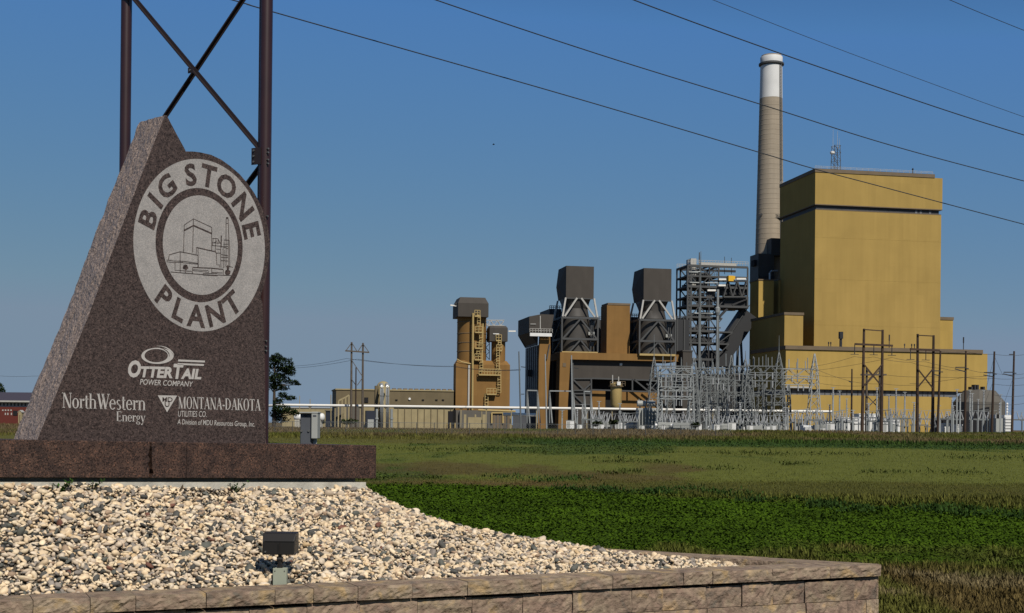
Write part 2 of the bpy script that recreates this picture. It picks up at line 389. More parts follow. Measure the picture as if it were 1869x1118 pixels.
ys = np.concatenate([[-60, -20, 0, 4], np.geomspace(7, 420, 230), [520, 700, 1000, 1800, 4000, 9000, 15000]])
us = np.concatenate([[-9, -3, -1.2], np.linspace(-0.62, 0.62, 170), [1.2, 3, 9]])
yy, uu = np.meshgrid(ys, us, indexing='ij')
gx = (uu*np.maximum(yy, 25)).ravel(); gy = yy.ravel()
def rise(x, y):
    """the low bank of dry grass before the yard"""
    return (0.50 + 0.28*sstep(0, 60, x))*sstep(175, 240, y)*(1 - sstep(272, 292, y))*(1 + 0.12*fbm(x*.06, y*.03, 300))
gv = np.stack([gx, gy, rise(gx, gy)], 1)
nu = len(us); ii, jj = np.meshgrid(np.arange(len(ys)-1), np.arange(nu-1), indexing='ij')
q = (ii*nu + jj).ravel(); gf = np.stack([q, q+1, q+nu+1, q+nu], 1)
numpy_mesh('field', gv, gf, MT['ground'], field_tint(gx, gy), True, kind='structure')

# ------------------------------------------------------------------ retaining wall of split-face blocks round the gravel mound
C0 = P(1604, 1029, 11.0); ZT = C0.z
def on_plane(px, py, z):
    D = P(px, py, 1.0) - Vector((0,0,EYE)); t = (z - EYE)/D.z; return Vector((0,0,EYE)) + D*t
Lp = on_plane(0, 1097, ZT); Bp = on_plane(1040, 997, ZT)
fa = (Lp - C0); fa.z = 0; fa.normalize(); fb = (Bp - C0); fb.z = 0; fb.normalize()
DEP = 0.27
half = math.acos(max(-1, min(1, fa.dot(fb))))/2
MIT = DEP/math.tan(half)
Cg = Vector((C0.x, C0.y, 0))
wall_f = thing('retaining_wall', 'low wall of mottled split-face blocks running across the front of the gravel mound', 'wall', loc=Cg, rotz=math.atan2(fa.y, fa.x))
wall_b = thing('retaining_wall', 'low wall of smooth-topped blocks closing the gravel mound on its far grass side', 'wall', loc=Cg, rotz=math.atan2(fb.y, fb.x))
def wall_x(px, py0):  # photo column -> distance along the front wall
    D = P(px, py0, 1.0); k = D.x; t = (C0.x - k*C0.y)/(k*fa.y - fa.x); return t
def stone_block(name, parent, o0, o1, i0, i1, ysign, y_out, y_in, z0, z1, seed, rough=0.014, both=False):
    rough *= 1.4; bm_ = MT['block_pink'] if name == 'wall_block' and seed % 3 else MT['block']
    """o0..o1 outer face span, i0..i1 inner face span along local x; outer face at y_out; ysign = outward direction of y"""
    r = random.Random(seed); vs = []; fs = []; nx, nz = 12, 5
    def face(xa, xb, y, sgn, flip):
        base = len(vs)
        for k in range(nz+1):
            for i in range(nx+1):
                x = xa + (xb-xa)*i/nx; z = z0 + (z1-z0)*k/nz
                e = min(i, nx-i, 1)*0.4 + 0.6; e2 = min(k, nz-k, 1)
                dsp = (mnoise.noise((x*9+seed*3.1, z*11, seed*1.7)) * 0.7 + 0.35 + r.uniform(-.3,.3))*rough*e*(0.35+0.65*e2)
                vs.append((x, y + sgn*dsp, z))
        for k in range(nz):
            for i in range(nx):
                a = base + k*(nx+1)+i; q = (a, a+1, a+nx+2, a+nx+1); fs.append(q[::-1] if flip else q)
        return base
    b0 = face(o0, o1, y_out, ysign, ysign > 0)
    b1 = face(i0, i1, y_in, -ysign if both else 0, ysign < 0)
    n1 = nx+1; row = lambda b, k: [b+k*n1+i for i in range(n1)]
    t0, t1 = row(b0, nz), row(b1, nz); u0, u1 = row(b0, 0), row(b1, 0)
    l0, l1 = [b0+k*n1 for k in range(nz+1)], [b1+k*n1 for k in range(nz+1)]
    r0, r1 = [v+nx for v in l0], [v+nx for v in l1]
    for A, B in ((t0, t1), (u1, u0), (l0[::-1], l1[::-1]), (r0, r1)):
        for i in range(len(A)-1):
            fs.append((A[i], A[i+1], B[i+1], B[i]) if ysign < 0 else (A[i+1], A[i], B[i], B[i+1]))
    # origin in the middle of the piece, so that each has its own place
    mx, my, mz = (o0+o1)/2, (y_out+y_in)/2, (z0+z1)/2
    m = MB(); m.add([(x-mx, y-my, z-mz) for x, y, z in vs], fs)
    o = m.build(name, bm_, parent); o.location = (mx, my, mz)
    return o
GAP = 0.002
CAPZ, R1, R2 = ZT-0.10, ZT-0.10-0.192, ZT-0.10-0.384
cap_px = [1604,1510,1405,1297,1244,1115,985,851,750,651,570,500,375,247,164,60,-50,-170,-300,-430]
xs_ = [0.0] + [wall_x(p_, 1060) for p_ in cap_px[1:]]
for i in range(len(xs_)-1):
    a, b = xs_[i], xs_[i+1]; ia = MIT*(DEP+.03)/DEP if i == 0 else a
    j = random.uniform(-.004, .005)
    if i == 0: ia = min(ia, b-0.03)
    stone_block('cap_stone', wall_f, a+GAP, b-GAP, ia+GAP, b-GAP, 1, 0.030+j, -DEP, CAPZ+0.004, ZT+random.uniform(-.002,.002), 100+i, 0.012)
blk_px = [1600,1558,1468,1411,1354,1288,1209,1153,1045,955,862,762,657,560,455,340,225,110,0,-120,-250,-400]
xs_ = [0.015] + [wall_x(p_, 1090) for p_ in blk_px[1:]]
for i in range(len(xs_)-1):
    a, b = xs_[i], xs_[i+1]
    stone_block('wall_block', wall_f, a+GAP, b-GAP, max(a, .35 if i < 2 else 0)+GAP if i else min(b-.02, .3), b-GAP, 1, random.uniform(-.012,.006), -DEP+.03, R1+0.003, CAPZ-random.choice([0.004, 0.012, 0.022, 0.016, 0.008]), 200+i, 0.016)
blk2 = [1604,1580,1545,1470,1372,1290,1195,1100,1010,900,800,690,600,500,400,300,190,80,-40,-170,-300,-430]
xs_ = [0.0] + [wall_x(p_, 1110) for p_ in blk2[1:]]
for i in range(len(xs_)-1):
    a, b = xs_[i], xs_[i+1]
    stone_block('wall_block', wall_f, a+GAP, b-GAP, a+GAP, b-GAP, 1, random.uniform(0.0,.012), -0.12, R2-0.06, R1-0.002, 300+i, 0.016)
# far wall: smooth tops, rough inner faces
x0 = 0.0; k = 0
while x0 < 9.5:
    ln = random.choice([0.42, 0.45, 0.48]) if k else 0.95
    a, b = x0, x0+ln
    stone_block('cap_stone', wall_b, a+GAP, b-GAP, (MIT if k == 0 else a)+GAP, b-GAP, -1, -0.025, DEP-.005, CAPZ+0.003, ZT+random.uniform(-.003,.002), 400+k, 0.008, both=True)
    stone_block('wall_block', wall_b, a+GAP, b-GAP, (max(MIT, a) if k == 0 else a)+GAP, b-GAP, -1, 0.0, DEP-.04, R1+0.003, CAPZ-0.002, 450+k, 0.012)
    stone_block('wall_block', wall_b, a+GAP+.02, b-GAP, (max(MIT, a) if k == 0 else a)+GAP, b-GAP, -1, 0.008, DEP-.04, R2-0.06, R1-0.002, 480+k, 0.012)
    x0 = b; k += 1

# ------------------------------------------------------------------ granite base on its concrete footing
MF = Fr(75, 9.9, 45.0, 803)
BD = -0.12                                            # the base stands 12 cm proud of the slab
bx = lambda px, py: MF.xz(px, py, BD)
(tl, tz), (tr, trz) = bx(0, 801.5), bx(687, 812.5); (bl, bz), (br, brz) = bx(0, 871), bx(687, 873)
top_z = lambda x: tz + (x-tl)/(tr-tl)*(trz-tz)
bot_z = lambda x: bz + (x-bl)/(br-bl)*(brz-bz)
XL, XR = bx(-160, 800)[0], tr
base = thing('granite_plinth', 'long plinth of polished brown granite blocks with a dark crack under the slab', 'plinth', MF)
def rough_cut(xa, seed, s):
    r = random.Random(seed); out = []
    for k in range(9):
        t = k/8; out.append((xa + s*abs(r.gauss(0, 0.009)) + s*0.001, t))
    return out
def base_block(xa, xb, sa, sb):
    L_ = rough_cut(xa, sa, 1) if sa else [(xa, 0), (xa, 1)]
    R_ = rough_cut(xb, sb, -1) if sb else [(xb, 0), (xb, 1)]
    poly = [(x, bot_z(x)+(top_z(x)-bot_z(x))*t) for x, t in R_] 
    poly = [(x, bot_z(x)+(top_z(x)-bot_z(x))*t) for x, t in L_[::-1]] + poly
    MB().prism(poly, BD, BD+0.72).build('granite_block', MT['granite_base'], base, bevel=0.004)
xc1, xc2 = bx(275, 840)[0], bx(341, 840)[0]
base_block(XL, xc1, 0, 5); base_block(xc1+0.006, xc2, 8, 0); base_block(xc2+0.003, XR, 0, 0)
fx1 = MF.xz(666, 880, BD+0.045)[0]
foot = MB()
foot.prism([(XL+.05, 0.3), (fx1, 0.3), (fx1, bot_z(fx1)-.034), (XL+.05, bot_z(XL+.05)-.034)], BD+0.030, BD+0.66)
foot.prism([(XL+.06, .9), (fx1-.02, .9), (fx1-.02, bot_z(fx1)-.001), (XL+.06, bot_z(XL+.06)-.001)], BD+0.16, BD+0.60)
fo = foot.build('concrete_footing', MT['concrete'], None, label='pale concrete footing strip showing under the granite plinth', cat='footing')
fo.location = MF.o; fo.rotation_euler = (0, 0, MF.a)

# ------------------------------------------------------------------ granite slab sign
slab = thing('granite_monument', 'tall dark granite sign slab with round plant emblem and company names', 'monument', MF)
front_px = [(68,803),(114,691),(160,580),(200,472),(250,340),(290,238),(301,210),(304,209.5),(320,240),(337.5,272),(339,276),(352,276),(365,277.5),(385,282),(404,291),(420,302.5),(437,317),(452,334.5),(463,350),(472,366),(480,383),(486,402),(490,420),(492,437),(492.5,452),(491.5,468),(489,486),(485.5,505),(481,522),(476,541),(479,552),(481,600),(483,660),(485.5,803)]
fl = [MF.xz(px, py, 0) for px, py in front_px]
fl[0] = (fl[0][0], top_z(fl[0][0])); fl[-1] = (fl[-1][0], top_z(fl[-1][0]))
# resample the outline except along the foot
res = []
for i in range(len(fl)-1):
    a, b = Vector(fl[i]), Vector(fl[i+1]); n = max(1, int((b-a).length/0.032))
    for k in range(n): res.append(a.lerp(b, k/n))
res.append(Vector(fl[-1]))
n = len(res); TH = 0.40; ND = 11
vs, fs = [], []
cen = Vector((sum(p.x for p in res)/n, sum(p.y for p in res)/n))
for d in range(ND+1):
    t = d/ND
    for i, p in enumerate(res):
        tng = (res[min(i+1, n-1)] - res[max(i-1, 0)]).normalized(); nrm = Vector((-tng.y, tng.x))
        if nrm.dot(p-cen) < 0: nrm = -nrm
        edge = min(1, t*7, i/2, (n-1-i)/2)
        q = (p.x*5.5, p.y*5.5, t*4.0)
        amp = (mnoise.noise(q)*0.009 + mnoise.noise((q[0]*2.7, q[1]*2.7, t*9))*0.008 + 0.005)*edge
        if p.x > fl[10][0]-.01 and p.y > fl[10][1]-.02 and t > .5: amp += 0.025*sstep(.5, .7, np.array([t]))[0]
        pp = p + nrm*amp
        if pp.y < top_z(pp.x): pp.y = top_z(pp.x)
        vs.append((pp.x, t*TH, pp.y))
for d in range(ND):
    for i in range(n-1):
        a = d*n+i; fs.append((a, a+n, a+n+1, a+1))
rough = MB().add(vs, fs + [tuple(range(ND*n, ND*n+n))])
rough.build('rough_edge', MT['granite_rough'], slab)
MB().add([(p.x, 0, p.y) for p in res], [tuple(range(n))[::-1]]).build('polished_face', MT['granite'], slab)

# ---- flat artwork: measured in the photograph, laid on the slab's own plane
def flat(name, polys, off, m, parent=slab):
    """polys: list of (points_px, faces)"""
    b = MB()
    for pts, fcs in polys:
        b.add([(lambda a: (a[0], -off, a[1]))(MF.xz(px, py, -off)) for px, py in pts], fcs)
    o = b.build(name, m, parent)
    return o
def strip(pts, w, closed=False):
    """a line of width w (number or list) as one polygon strip, in photo pixels"""
    out = []; n = len(pts)
    for i, p in enumerate(pts):
        a = pts[i-1] if i else (pts[-1] if closed else p); b = pts[(i+1) % n] if (i < n-1 or closed) else p
        dx, dy = b[0]-a[0], b[1]-a[1]; l = math.hypot(dx, dy) or 1
        ww = (w[i] if isinstance(w, (list, tuple)) else w)/2
        out += [(p[0]-dy/l*ww, p[1]+dx/l*ww), (p[0]+dy/l*ww, p[1]-dx/l*ww)]
    fc = [(2*i, 2*i+1, 2*i+3, 2*i+2) for i in range(n-1)]
    if closed: fc.append((2*n-2, 2*n-1, 1, 0))
    return (out, fc)
ECX, ECY, ERX, ERY, ESK = 363.4, 447.0, 120.1, 157.2, 0.067
def ep(nx, ny, cx=ECX, cy=ECY, rx=ERX, ry=ERY): 
    x = rx*nx; return (cx + x, cy - ry*ny + ESK*x)
def ell_ring(cx, cy, ro, ri, n=96):
    pts = []
    for i in range(n):
        t = 2*math.pi*i/n
        pts += [ep(math.sin(t), math.cos(t), cx, cy, *ro), ep(math.sin(t), math.cos(t), cx, cy, *ri)]
    return (pts, [(2*i, 2*((i+1) % n), 2*((i+1) % n)+1, 2*i+1) for i in range(n)])
flat('emblem_ring', [ell_ring(363.4, 447, (120.1,157.2), (79.5,104.2))], 0.0015, MT['blast'])
disc = [ep(math.sin(2*math.pi*i/72), math.cos(2*math.pi*i/72), 365.6, 447, 68.5, 90.7) for i in range(72)]
flat('emblem_disc', [(disc, [tuple(range(72))])], 0.0015, MT['blast'])

def glyphs(text, offset=0.0, shear=0.0, spacing=1.0):
    """(vertices, faces) of a text set in the built-in face, cap height 1"""
    cu = bpy.data.curves.new('t', 'FONT'); cu.body = text; cu.offset = offset; cu.shear = shear; cu.space_character = spacing; cu.resolution_u = 3
    ob = bpy.data.objects.new('t', cu); COL.objects.link(ob)
    dg = bpy.context.evaluated_depsgraph_get(); dg.update()
    me = bpy.data.meshes.new_from_object(ob.evaluated_get(dg))
    v = [tuple(p.co) for p in me.vertices]; f = [tuple(p.vertices) for p in me.polygons]
    bpy.data.objects.remove(ob); bpy.data.curves.remove(cu); bpy.data.meshes.remove(me)
    return v, f
CAP = max(p[1] for p in glyphs('H')[0])
def ring_word(word, angs, bottom=False):
    out = []
    for ch, a in zip(word, angs):
        v, f = glyphs(ch, offset=0.032); a = math.radians(a)
        x0 = min(p[0] for p in v); x1 = max(p[0] for p in v); y0 = min(p[1] for p in v); y1 = max(p[1] for p in v)
        pts = []
        for p in v:
            uu_ = (p[0]-(x0+x1)/2)/CAP*0.255; vv = (p[1]-y0)/(y1-y0)*0.262
            if not bottom: r = 0.690 + vv; X, Y_ = r*math.sin(a)+uu_*math.cos(a), r*math.cos(a)-uu_*math.sin(a)
            else: r = 0.955 - vv; X, Y_ = r*math.sin(a)+uu_*math.cos(a), -(r*math.cos(a)-uu_*math.sin(a))
            pts.append(ep(X, Y_))
        out.append((pts, f))
    return out
flat('emblem_lettering', ring_word('BIGSTONE', (-70.5,-54,-37,-9,10,30.5,54,75)), 0.003, MT['granite'])
flat('emblem_lettering', ring_word('PLANT', (-40,-21,-3,17.5,37.5), True), 0.003, MT['granite'])

# line drawing of the plant inside the emblem (crop coordinates / 7.983 + (280, 380))
def dr(pts, w): return strip([(280+x/7.983, 380+y/7.983) for x, y in pts], w/7.983)
D = []
for pts, w in [([(450,240),(583,150),(850,275)],9), ([(450,240),(440,640)],9), ([(583,150),(572,640)],9), ([(850,275),(850,610)],9), ([(450,320),(583,248),(850,365)],22),
    ([(220,745),(230,675),(390,630),(650,682),(650,860)],11), ([(390,630),(390,930)],9), ([(190,750),(300,765),(430,768),(650,800)],9), ([(190,775),(300,790),(430,782)],8), ([(315,780),(315,900),(390,905),(560,915)],8),
    ([(410,788),(645,812)],8), ([(622,670),(628,570)],8),([(628,568),(910,632)],14), ([(650,575),(655,860)],8), ([(918,640),(925,820),(960,822),(968,860)],8), ([(250,925),(700,962),(940,975)],10), ([(570,865),(570,950)],8),([(570,860),(850,870),(1015,888)],14),
    ([(575,890),(800,905),(810,930),(575,905)],7), ([(850,880),(850,950)],8), ([(850,932),(1010,940)],9), ([(720,962),(730,945),(930,950)],8), ([(720,970),(930,980)],9), ([(1020,890),(1020,975),(1130,975)],9), ([(940,970),(1130,975)],10),
    ([(990,395),(985,570)],16), ([(1058,460),(1060,140)],9), ([(1100,460),(1088,140)],9), ([(1060,138),(1090,138)],24), ([(1060,220),(1090,220)],8), ([(1030,460),(1105,462)],10), ([(1105,460),(1115,860)],9), ([(1090,470),(1092,830)],8), ([(1060,470),(1062,850)],7),
    ([(860,435),(940,440),(970,500)],9), ([(855,500),(985,505)],8), ([(855,540),(985,550),(1090,585)],9), ([(870,440),(862,540)],8), ([(910,440),(905,590),(975,600)],8), ([(945,450),(940,520)],8), ([(930,470),(880,500)],7), ([(900,600),(910,650),(980,650)],9), ([(980,580),(985,860)],9), ([(1015,580),(1018,870)],9),
    ([(980,670),(1095,690)],8), ([(980,710),(1095,715)],8), ([(985,760),(1095,765)],8), ([(1030,480),(1030,580)],7), ([(1020,520),(1090,520)],7), ([(1020,550),(1090,555)],7), ([(1040,600),(1044,860)],7), ([(1100,840),(1160,860)],7)]:
    D.append(dr(pts, w))
def blob(cx, cy, rx, ry, n=14, seed=1):
    r = random.Random(seed); return ([(280+(cx+rx*math.cos(2*math.pi*i/n)*r.uniform(.8,1.15))/7.983, 380+(cy+ry*math.sin(2*math.pi*i/n)*r.uniform(.8,1.15))/7.983) for i in range(n)], [tuple(range(n))])
D += [blob(468, 855, 42, 40), dr([(468,890),(470,940)], 9), blob(1085, 930, 42, 42, seed=3), blob(1085, 865, 20, 40, seed=4)]
flat('emblem_drawing', D, 0.003, MT['granite'])

def set_line(text, x0, x1, base0, base1, cap0, cap1, offset=0.0, shear=0.0, gl=None):
    v, f = gl or glyphs(text, offset, shear)
    cap = 1.0 if gl else CAP
    a = min(p[0] for p in v); b = max(p[0] for p in v); pts = []
    for p in v:
        t = (p[0]-a)/(b-a); yb = base0+(base1-base0)*t; h = (base0-cap0)+((base1-cap1)-(base0-cap0))*t
        pts.append((x0+(x1-x0)*t, yb - p[1]/cap*h))
    return (pts, f)

# serif capitals and small letters drawn as thick and thin strokes
def serif(text):
    V, Fc = [], []; cx = 0.0
    def quad(a, b, c, d):
        n0 = len(V); V.extend([a, b, c, d]); Fc.append((n0, n0+1, n0+2, n0+3))
    def ln(x0, y0, x1, y1, w):
        x0 += cx; x1 += cx; dx, dy = x1-x0, y1-y0; l = math.hypot(dx, dy)
        if abs(dy) > 0.3*abs(dx): quad((x0-w/2, y0), (x0+w/2, y0), (x1+w/2, y1), (x1-w/2, y1))
        else: nx, ny = -dy/l*w/2, dx/l*w/2; quad((x0-nx, y0-ny), (x1-nx, y1-ny), (x1+nx, y1+ny), (x0+nx, y0+ny))
    def sf(x, y, h=.1, w=.045): ln(x-h, y+(w/2 if y < .01 else -w/2), x+h, y+(w/2 if y < .01 else -w/2), w)
    def arc(x, y, rx, ry, a0, a1, tk, tn, n=16):
        pr = None
        for i in range(n+1):
            a = math.radians(a0+(a1-a0)*i/n); w = tn + (tk-tn)*abs(math.cos(a))**1.3
            c, s_ = math.cos(a), math.sin(a)
            o_ = (cx+x+rx*c, y+ry*s_); i_ = (cx+x+(rx-w)*c, y+(ry-tn*1.1)*s_)
            if pr: quad(pr[0], o_, i_, pr[1])
            pr = (o_, i_)
    K, N_ = .155, .05
    for ch in text:
        if ch == 'N': ln(.13,0,.13,1,N_); ln(.66,0,.66,1,N_); ln(.14,1,.62,0,K); sf(.13,0); sf(.08,1,.1); sf(.66,1); ad = .78
        elif ch == 'o': arc(.28,.32,.26,.34,0,360,K*.85,N_,24); ad = .58
        elif ch == 'r': ln(.13,0,.13,.62,K*.8); sf(.13,0,.12); sf(.08,.63,.08); ln(.17,.5,.28,.6,.07); arc(.33,.56,.08,.08,0,360,.07,.07,10); ad = .42
        elif ch == 't': ln(.14,.06,.14,.84,K*.8); ln(.02,.62,.30,.62,N_); arc(.24,.12,.16,.13,180,300,.09,N_,8); ad = .34
        elif ch == 'h': ln(.13,0,.13,1,K*.8); sf(.13,0,.11); sf(.09,1,.09); arc(.31,.42,.23,.22,0,150,K*.75,N_,12); ln(.48,0,.48,.42,K*.8); sf(.48,0,.11); ad = .62
        elif ch == 'W': ln(.12,1,.36,0,K); ln(.36,0,.56,1,N_); ln(.46,1,.70,0,K); ln(.70,0,.94,1,N_); sf(.12,1,.12); sf(.46,1,.1); sf(.92,1,.1); ad = .98
        elif ch == 'e': arc(.27,.32,.25,.34,0,320,K*.8,N_,20); ln(.08,.36,.50,.36,N_); ad = .54
        elif ch == 's': arc(.21,.47,.16,.17,40,275,.10,N_,12); arc(.21,.16,.18,.18,95,-140,.11,N_,12); ln(.10,.43,.32,.22,.10); ad = .44
        elif ch == 'n': ln(.13,0,.13,.62,K*.8); sf(.13,0,.11); sf(.09,.63,.08); arc(.31,.42,.23,.22,0,150,K*.75,N_,12); ln(.48,0,.48,.42,K*.8); sf(.48,0,.11); ad = .62
        elif ch == 'E': ln(.15,0,.15,1,K); ln(.05,.025,.58,.025,N_); ln(.05,.975,.56,.975,N_); ln(.15,.51,.44,.51,N_); ln(.55,0,.58,.2,N_); ln(.55,1,.55,.82,N_); ln(.44,.42,.44,.6,N_); ad = .66
        elif ch == 'g': arc(.25,.43,.20,.21,0,360,.11,N_,18); arc(.25,-.13,.23,.15,0,360,.08,N_,18); ln(.15,.2,.12,.05,.07); ln(.38,.56,.5,.63,.06); ad = .52
        elif ch == 'y': ln(.10,.62,.28,.02,K*.85); ln(.48,.62,.20,-.28,N_); sf(.1,.63,.1); sf(.47,.63,.09); arc(.15,-.25,.09,.07,0,360,.08,.07,10); ad = .54
        elif ch == 'M': ln(.12,0,.12,1,N_); ln(.14,1,.46,0,K); ln(.46,0,.78,1,N_); ln(.82,0,.82,1,K); sf(.12,0); sf(.1,1); sf(.82,0,.14); sf(.84,1,.12); ad = 1.0
        elif ch == 'O': arc(.39,.5,.35,.52,0,360,K,N_,28); ad = .8
        elif ch == 'T': ln(.33,0,.33,1,K); ln(.03,.97,.63,.97,.06); ln(.04,.82,.04,1,N_); ln(.62,.82,.62,1,N_); sf(.33,0,.15); ad = .66
        elif ch == 'A': ln(.10,0,.38,1,N_); ln(.38,1,.64,0,K); ln(.18,.33,.56,.33,N_); sf(.1,0); sf(.64,0,.14); ad = .76
        elif ch == 'D': ln(.15,0,.15,1,K); arc(.22,.5,.50,.5,-90,90,K,N_,18); ln(.05,.025,.26,.025,N_); ln(.05,.975,.26,.975,N_); ad = .78
        elif ch == 'K': ln(.15,0,.15,1,K); ln(.2,.42,.58,1,N_); ln(.34,.6,.64,0,K); sf(.15,0,.14); sf(.15,1,.14); sf(.58,1); sf(.66,0,.13); ad = .74
        elif ch == '-': ln(.05,.36,.30,.36,.12); ad = .36
        else: ad = .3
        cx += ad
    return V, Fc
Lt = [set_line('', 113, 265.5, 743.7, 748.7, 716.0, 720.5, gl=serif('NorthWestern')),
      set_line('', 213, 265.5, 768.2, 769.8, 750.2, 752.0, gl=serif('Energy'))]
flat('lettering', Lt, 0.002, MT['letter'])
Lm = [set_line('', 325.4, 476.3, 745.0, 749.5, 723.2, 728.5, gl=serif('MONTANA-DAKOTA')),
      set_line('UTILITIES CO.', 325.0, 377.0, 759.9, 760.6, 749.4, 750.2, 0.0, 0.12),
      set_line('A Division of MDU Resources Group, Inc.', 323.9, 464.9, 773.8, 778.2, 764.6, 769.0, 0.004, 0.15)]
flat('lettering', Lm, 0.002, MT['letter'])
tri = [(288,721.1),(323.4,721.6),(304.9,752)]
flat('triangle_logo', [(tri, [(0,1,2)])], 0.0015, MT['letter'])
mdu = []
for ch, x0, x1, yb, yc in (('M',296.6,304.8,732.6,724.6),('D',306.0,315.2,733.0,724.8),('U',300.6,309.4,742.0,731.2)):
    mdu.append(set_line(ch, x0, x1, yb, yb, yc, yc, 0.012))
flat('triangle_lettering', mdu, 0.003, MT['granite'])
# big and small slanted capitals under the swoosh
Lo = []
def piece(t, x0, x1, b0, b1, c0, c1): Lo.append(set_line(t, x0, x1, b0, b1, c0, c1, 0.045, 0.18))
piece('O', 233.7, 257.3, 686.3, 686.8, 658.8, 659.6); piece('TTER', 256.6, 315.0, 687.0, 688.9, 669.2, 670.6)
piece('T', 316.5, 335.2, 689.4, 690.0, 665.0, 665.8); piece('AIL', 330.0, 367.6, 690.0, 691.0, 672.8, 674.2)
Lo.append(set_line('POWER COMPANY', 255.3, 352.5, 701.4, 705.4, 691.4, 696.2, 0.006, 0.2))
Lo.append(([(325.5,655.6),(374.4,657.8),(373.6,661.2),(324.8,659.2)], [(0,1,2,3)])); Lo.append(([(324.2,662.2),(372.6,664.2),(371.8,667.4),(323.4,665.4)], [(0,1,2,3)]))
sw = []; N2 = 48
for i in range(N2+1):
    t = 2*math.pi*i/N2
    sw += [(220+(443+194*math.cos(t))/6.575, 620+(191-97*math.sin(t))/6.575), (220+(428+140*math.cos(t))/6.575, 620+(188-80*math.sin(t))/6.575)]
Lo.append((sw, [(2*i, 2*i+1, 2*i+3, 2*i+2) for i in range(N2)]))
tail = [(430,72),(490,74),(545,90),(590,118),(622,150),(637,185)]
Lo.append(strip([(220+x/6.575, 620+y/6.575) for x, y in tail], [0.3,1.0,1.7,2.2,2.4,2.0]))
dk = [(555,140),(575,160),(588,185),(590,205)]
flat('lettering', Lo, 0.002, MT['letter'])
gap = [(470,93),(520,108),(560,135),(582,165),(586,200)]
flat('swoosh_gap', [strip([(220+x/6.575, 620+y/6.575) for x, y in gap], [0.4,1.2,1.5,1.3,0.6])], 0.003, MT['granite'])

# ------------------------------------------------------------------ tall maroon steel frame behind the slab
q0, q1 = P(229.5, 500, 12.55), P(485.2, 500, 11.75)
sf_ang = math.degrees(math.atan2(q1.y-q0.y, q1.x-q0.x))
SF = Fr(229.5, 12.55, sf_ang, 500)
frame = thing('steel_tower', 'tall maroon steel frame of two posts and crossed braces behind the granite slab', 'steel frame', SF)
pl, pr = SF.x(229.5, 0, 150), SF.x(485.3, 0, 150)
ztop = SF.z(350, -330)
for x, r in ((pl, 0.0515), (pr, 0.055)):
    m = MB(); m.cyl((x, 0, -0.2), (x, 0, ztop), r, r, 20)
    po = m.build('post', MT['maroon'], frame, smooth=True, autosmooth=40)
    if x == pr:
        for py in (272, 279, 292, 299, 395, 470, 622, 632, 640): 
            zz = SF.z(495, py); b = MB(); b.cyl((x+0.045, -.03, zz), (x+0.068, -.035, zz), 0.008, n=6); b.build('bolt', MT['screw'], po)
MB().box(pr-.0585, pr-.045, -.03, .04, 0, ztop).build('gusset_strip', MT['maroon_dark'], frame)
def brace(a, b, w, dy):
    pa, pb = SF.p(*a, dy), SF.p(*b, dy); m = MB()
    m.bar(pa, pb, w*.88, 0.012); d = (pb-pa).normalized(); up = d.cross(Vector((0,1,0))).normalized()*w*0.46
    m.bar(pa+up+Vector((0,.018,0)), pb+up+Vector((0,.018,0)), 0.006, 0.03)
    m.build('brace', MT['maroon_dark'], frame)
brace((236, -10), (476, 277), 0.036, -0.03); brace((478, -57), (236, 306), 0.027, 0.05)
brace((476, 299), (234, 620), 0.034, 0.02); brace((234, 325), (480, 640), 0.036, 0.06)
brace((238, -330), (480, -20), 0.04, 0.02); brace((478, -340), (236, -20), 0.04, 0.06)
for px_, py_, s_ in ((478, 285, 1), (478, -58, 1), (237, -18, -1), (353.5, 130, 0)):
    c_ = SF.p(px_, py_, -.028 if s_ else .0); x_ = (pr-.03 if s_ > 0 else pl+.03) if s_ else c_.x
    h_ = .075 if s_ else .025
    gp = MB(); gp.box(x_-(.075 if s_ > 0 else .03), x_+(.03 if s_ >= 0 else .075), -.062 if s_ else -.045, -.056 if s_ else -.04, c_.z-h_, c_.z+h_)
    go_ = gp.build('gusset_plate', MT['maroon_dark'], frame)
    for k_ in ((-.05, 0, .05) if s_ else (0,)):
        b_ = MB(); b_.cyl((x_-(.045 if s_ > 0 else (-.045 if s_ else 0)), -.064 if s_ else -.047, c_.z+k_), (x_-(.045 if s_ > 0 else (-.045 if s_ else 0)), -.074 if s_ else -.055, c_.z+k_), .009, n=6); b_.build('bolt', MT['screw'], go_)
MB().box(pl, pr, -.02, .02, ztop-.25, ztop-.2).build('top_rail', MT['maroon_dark'], frame)

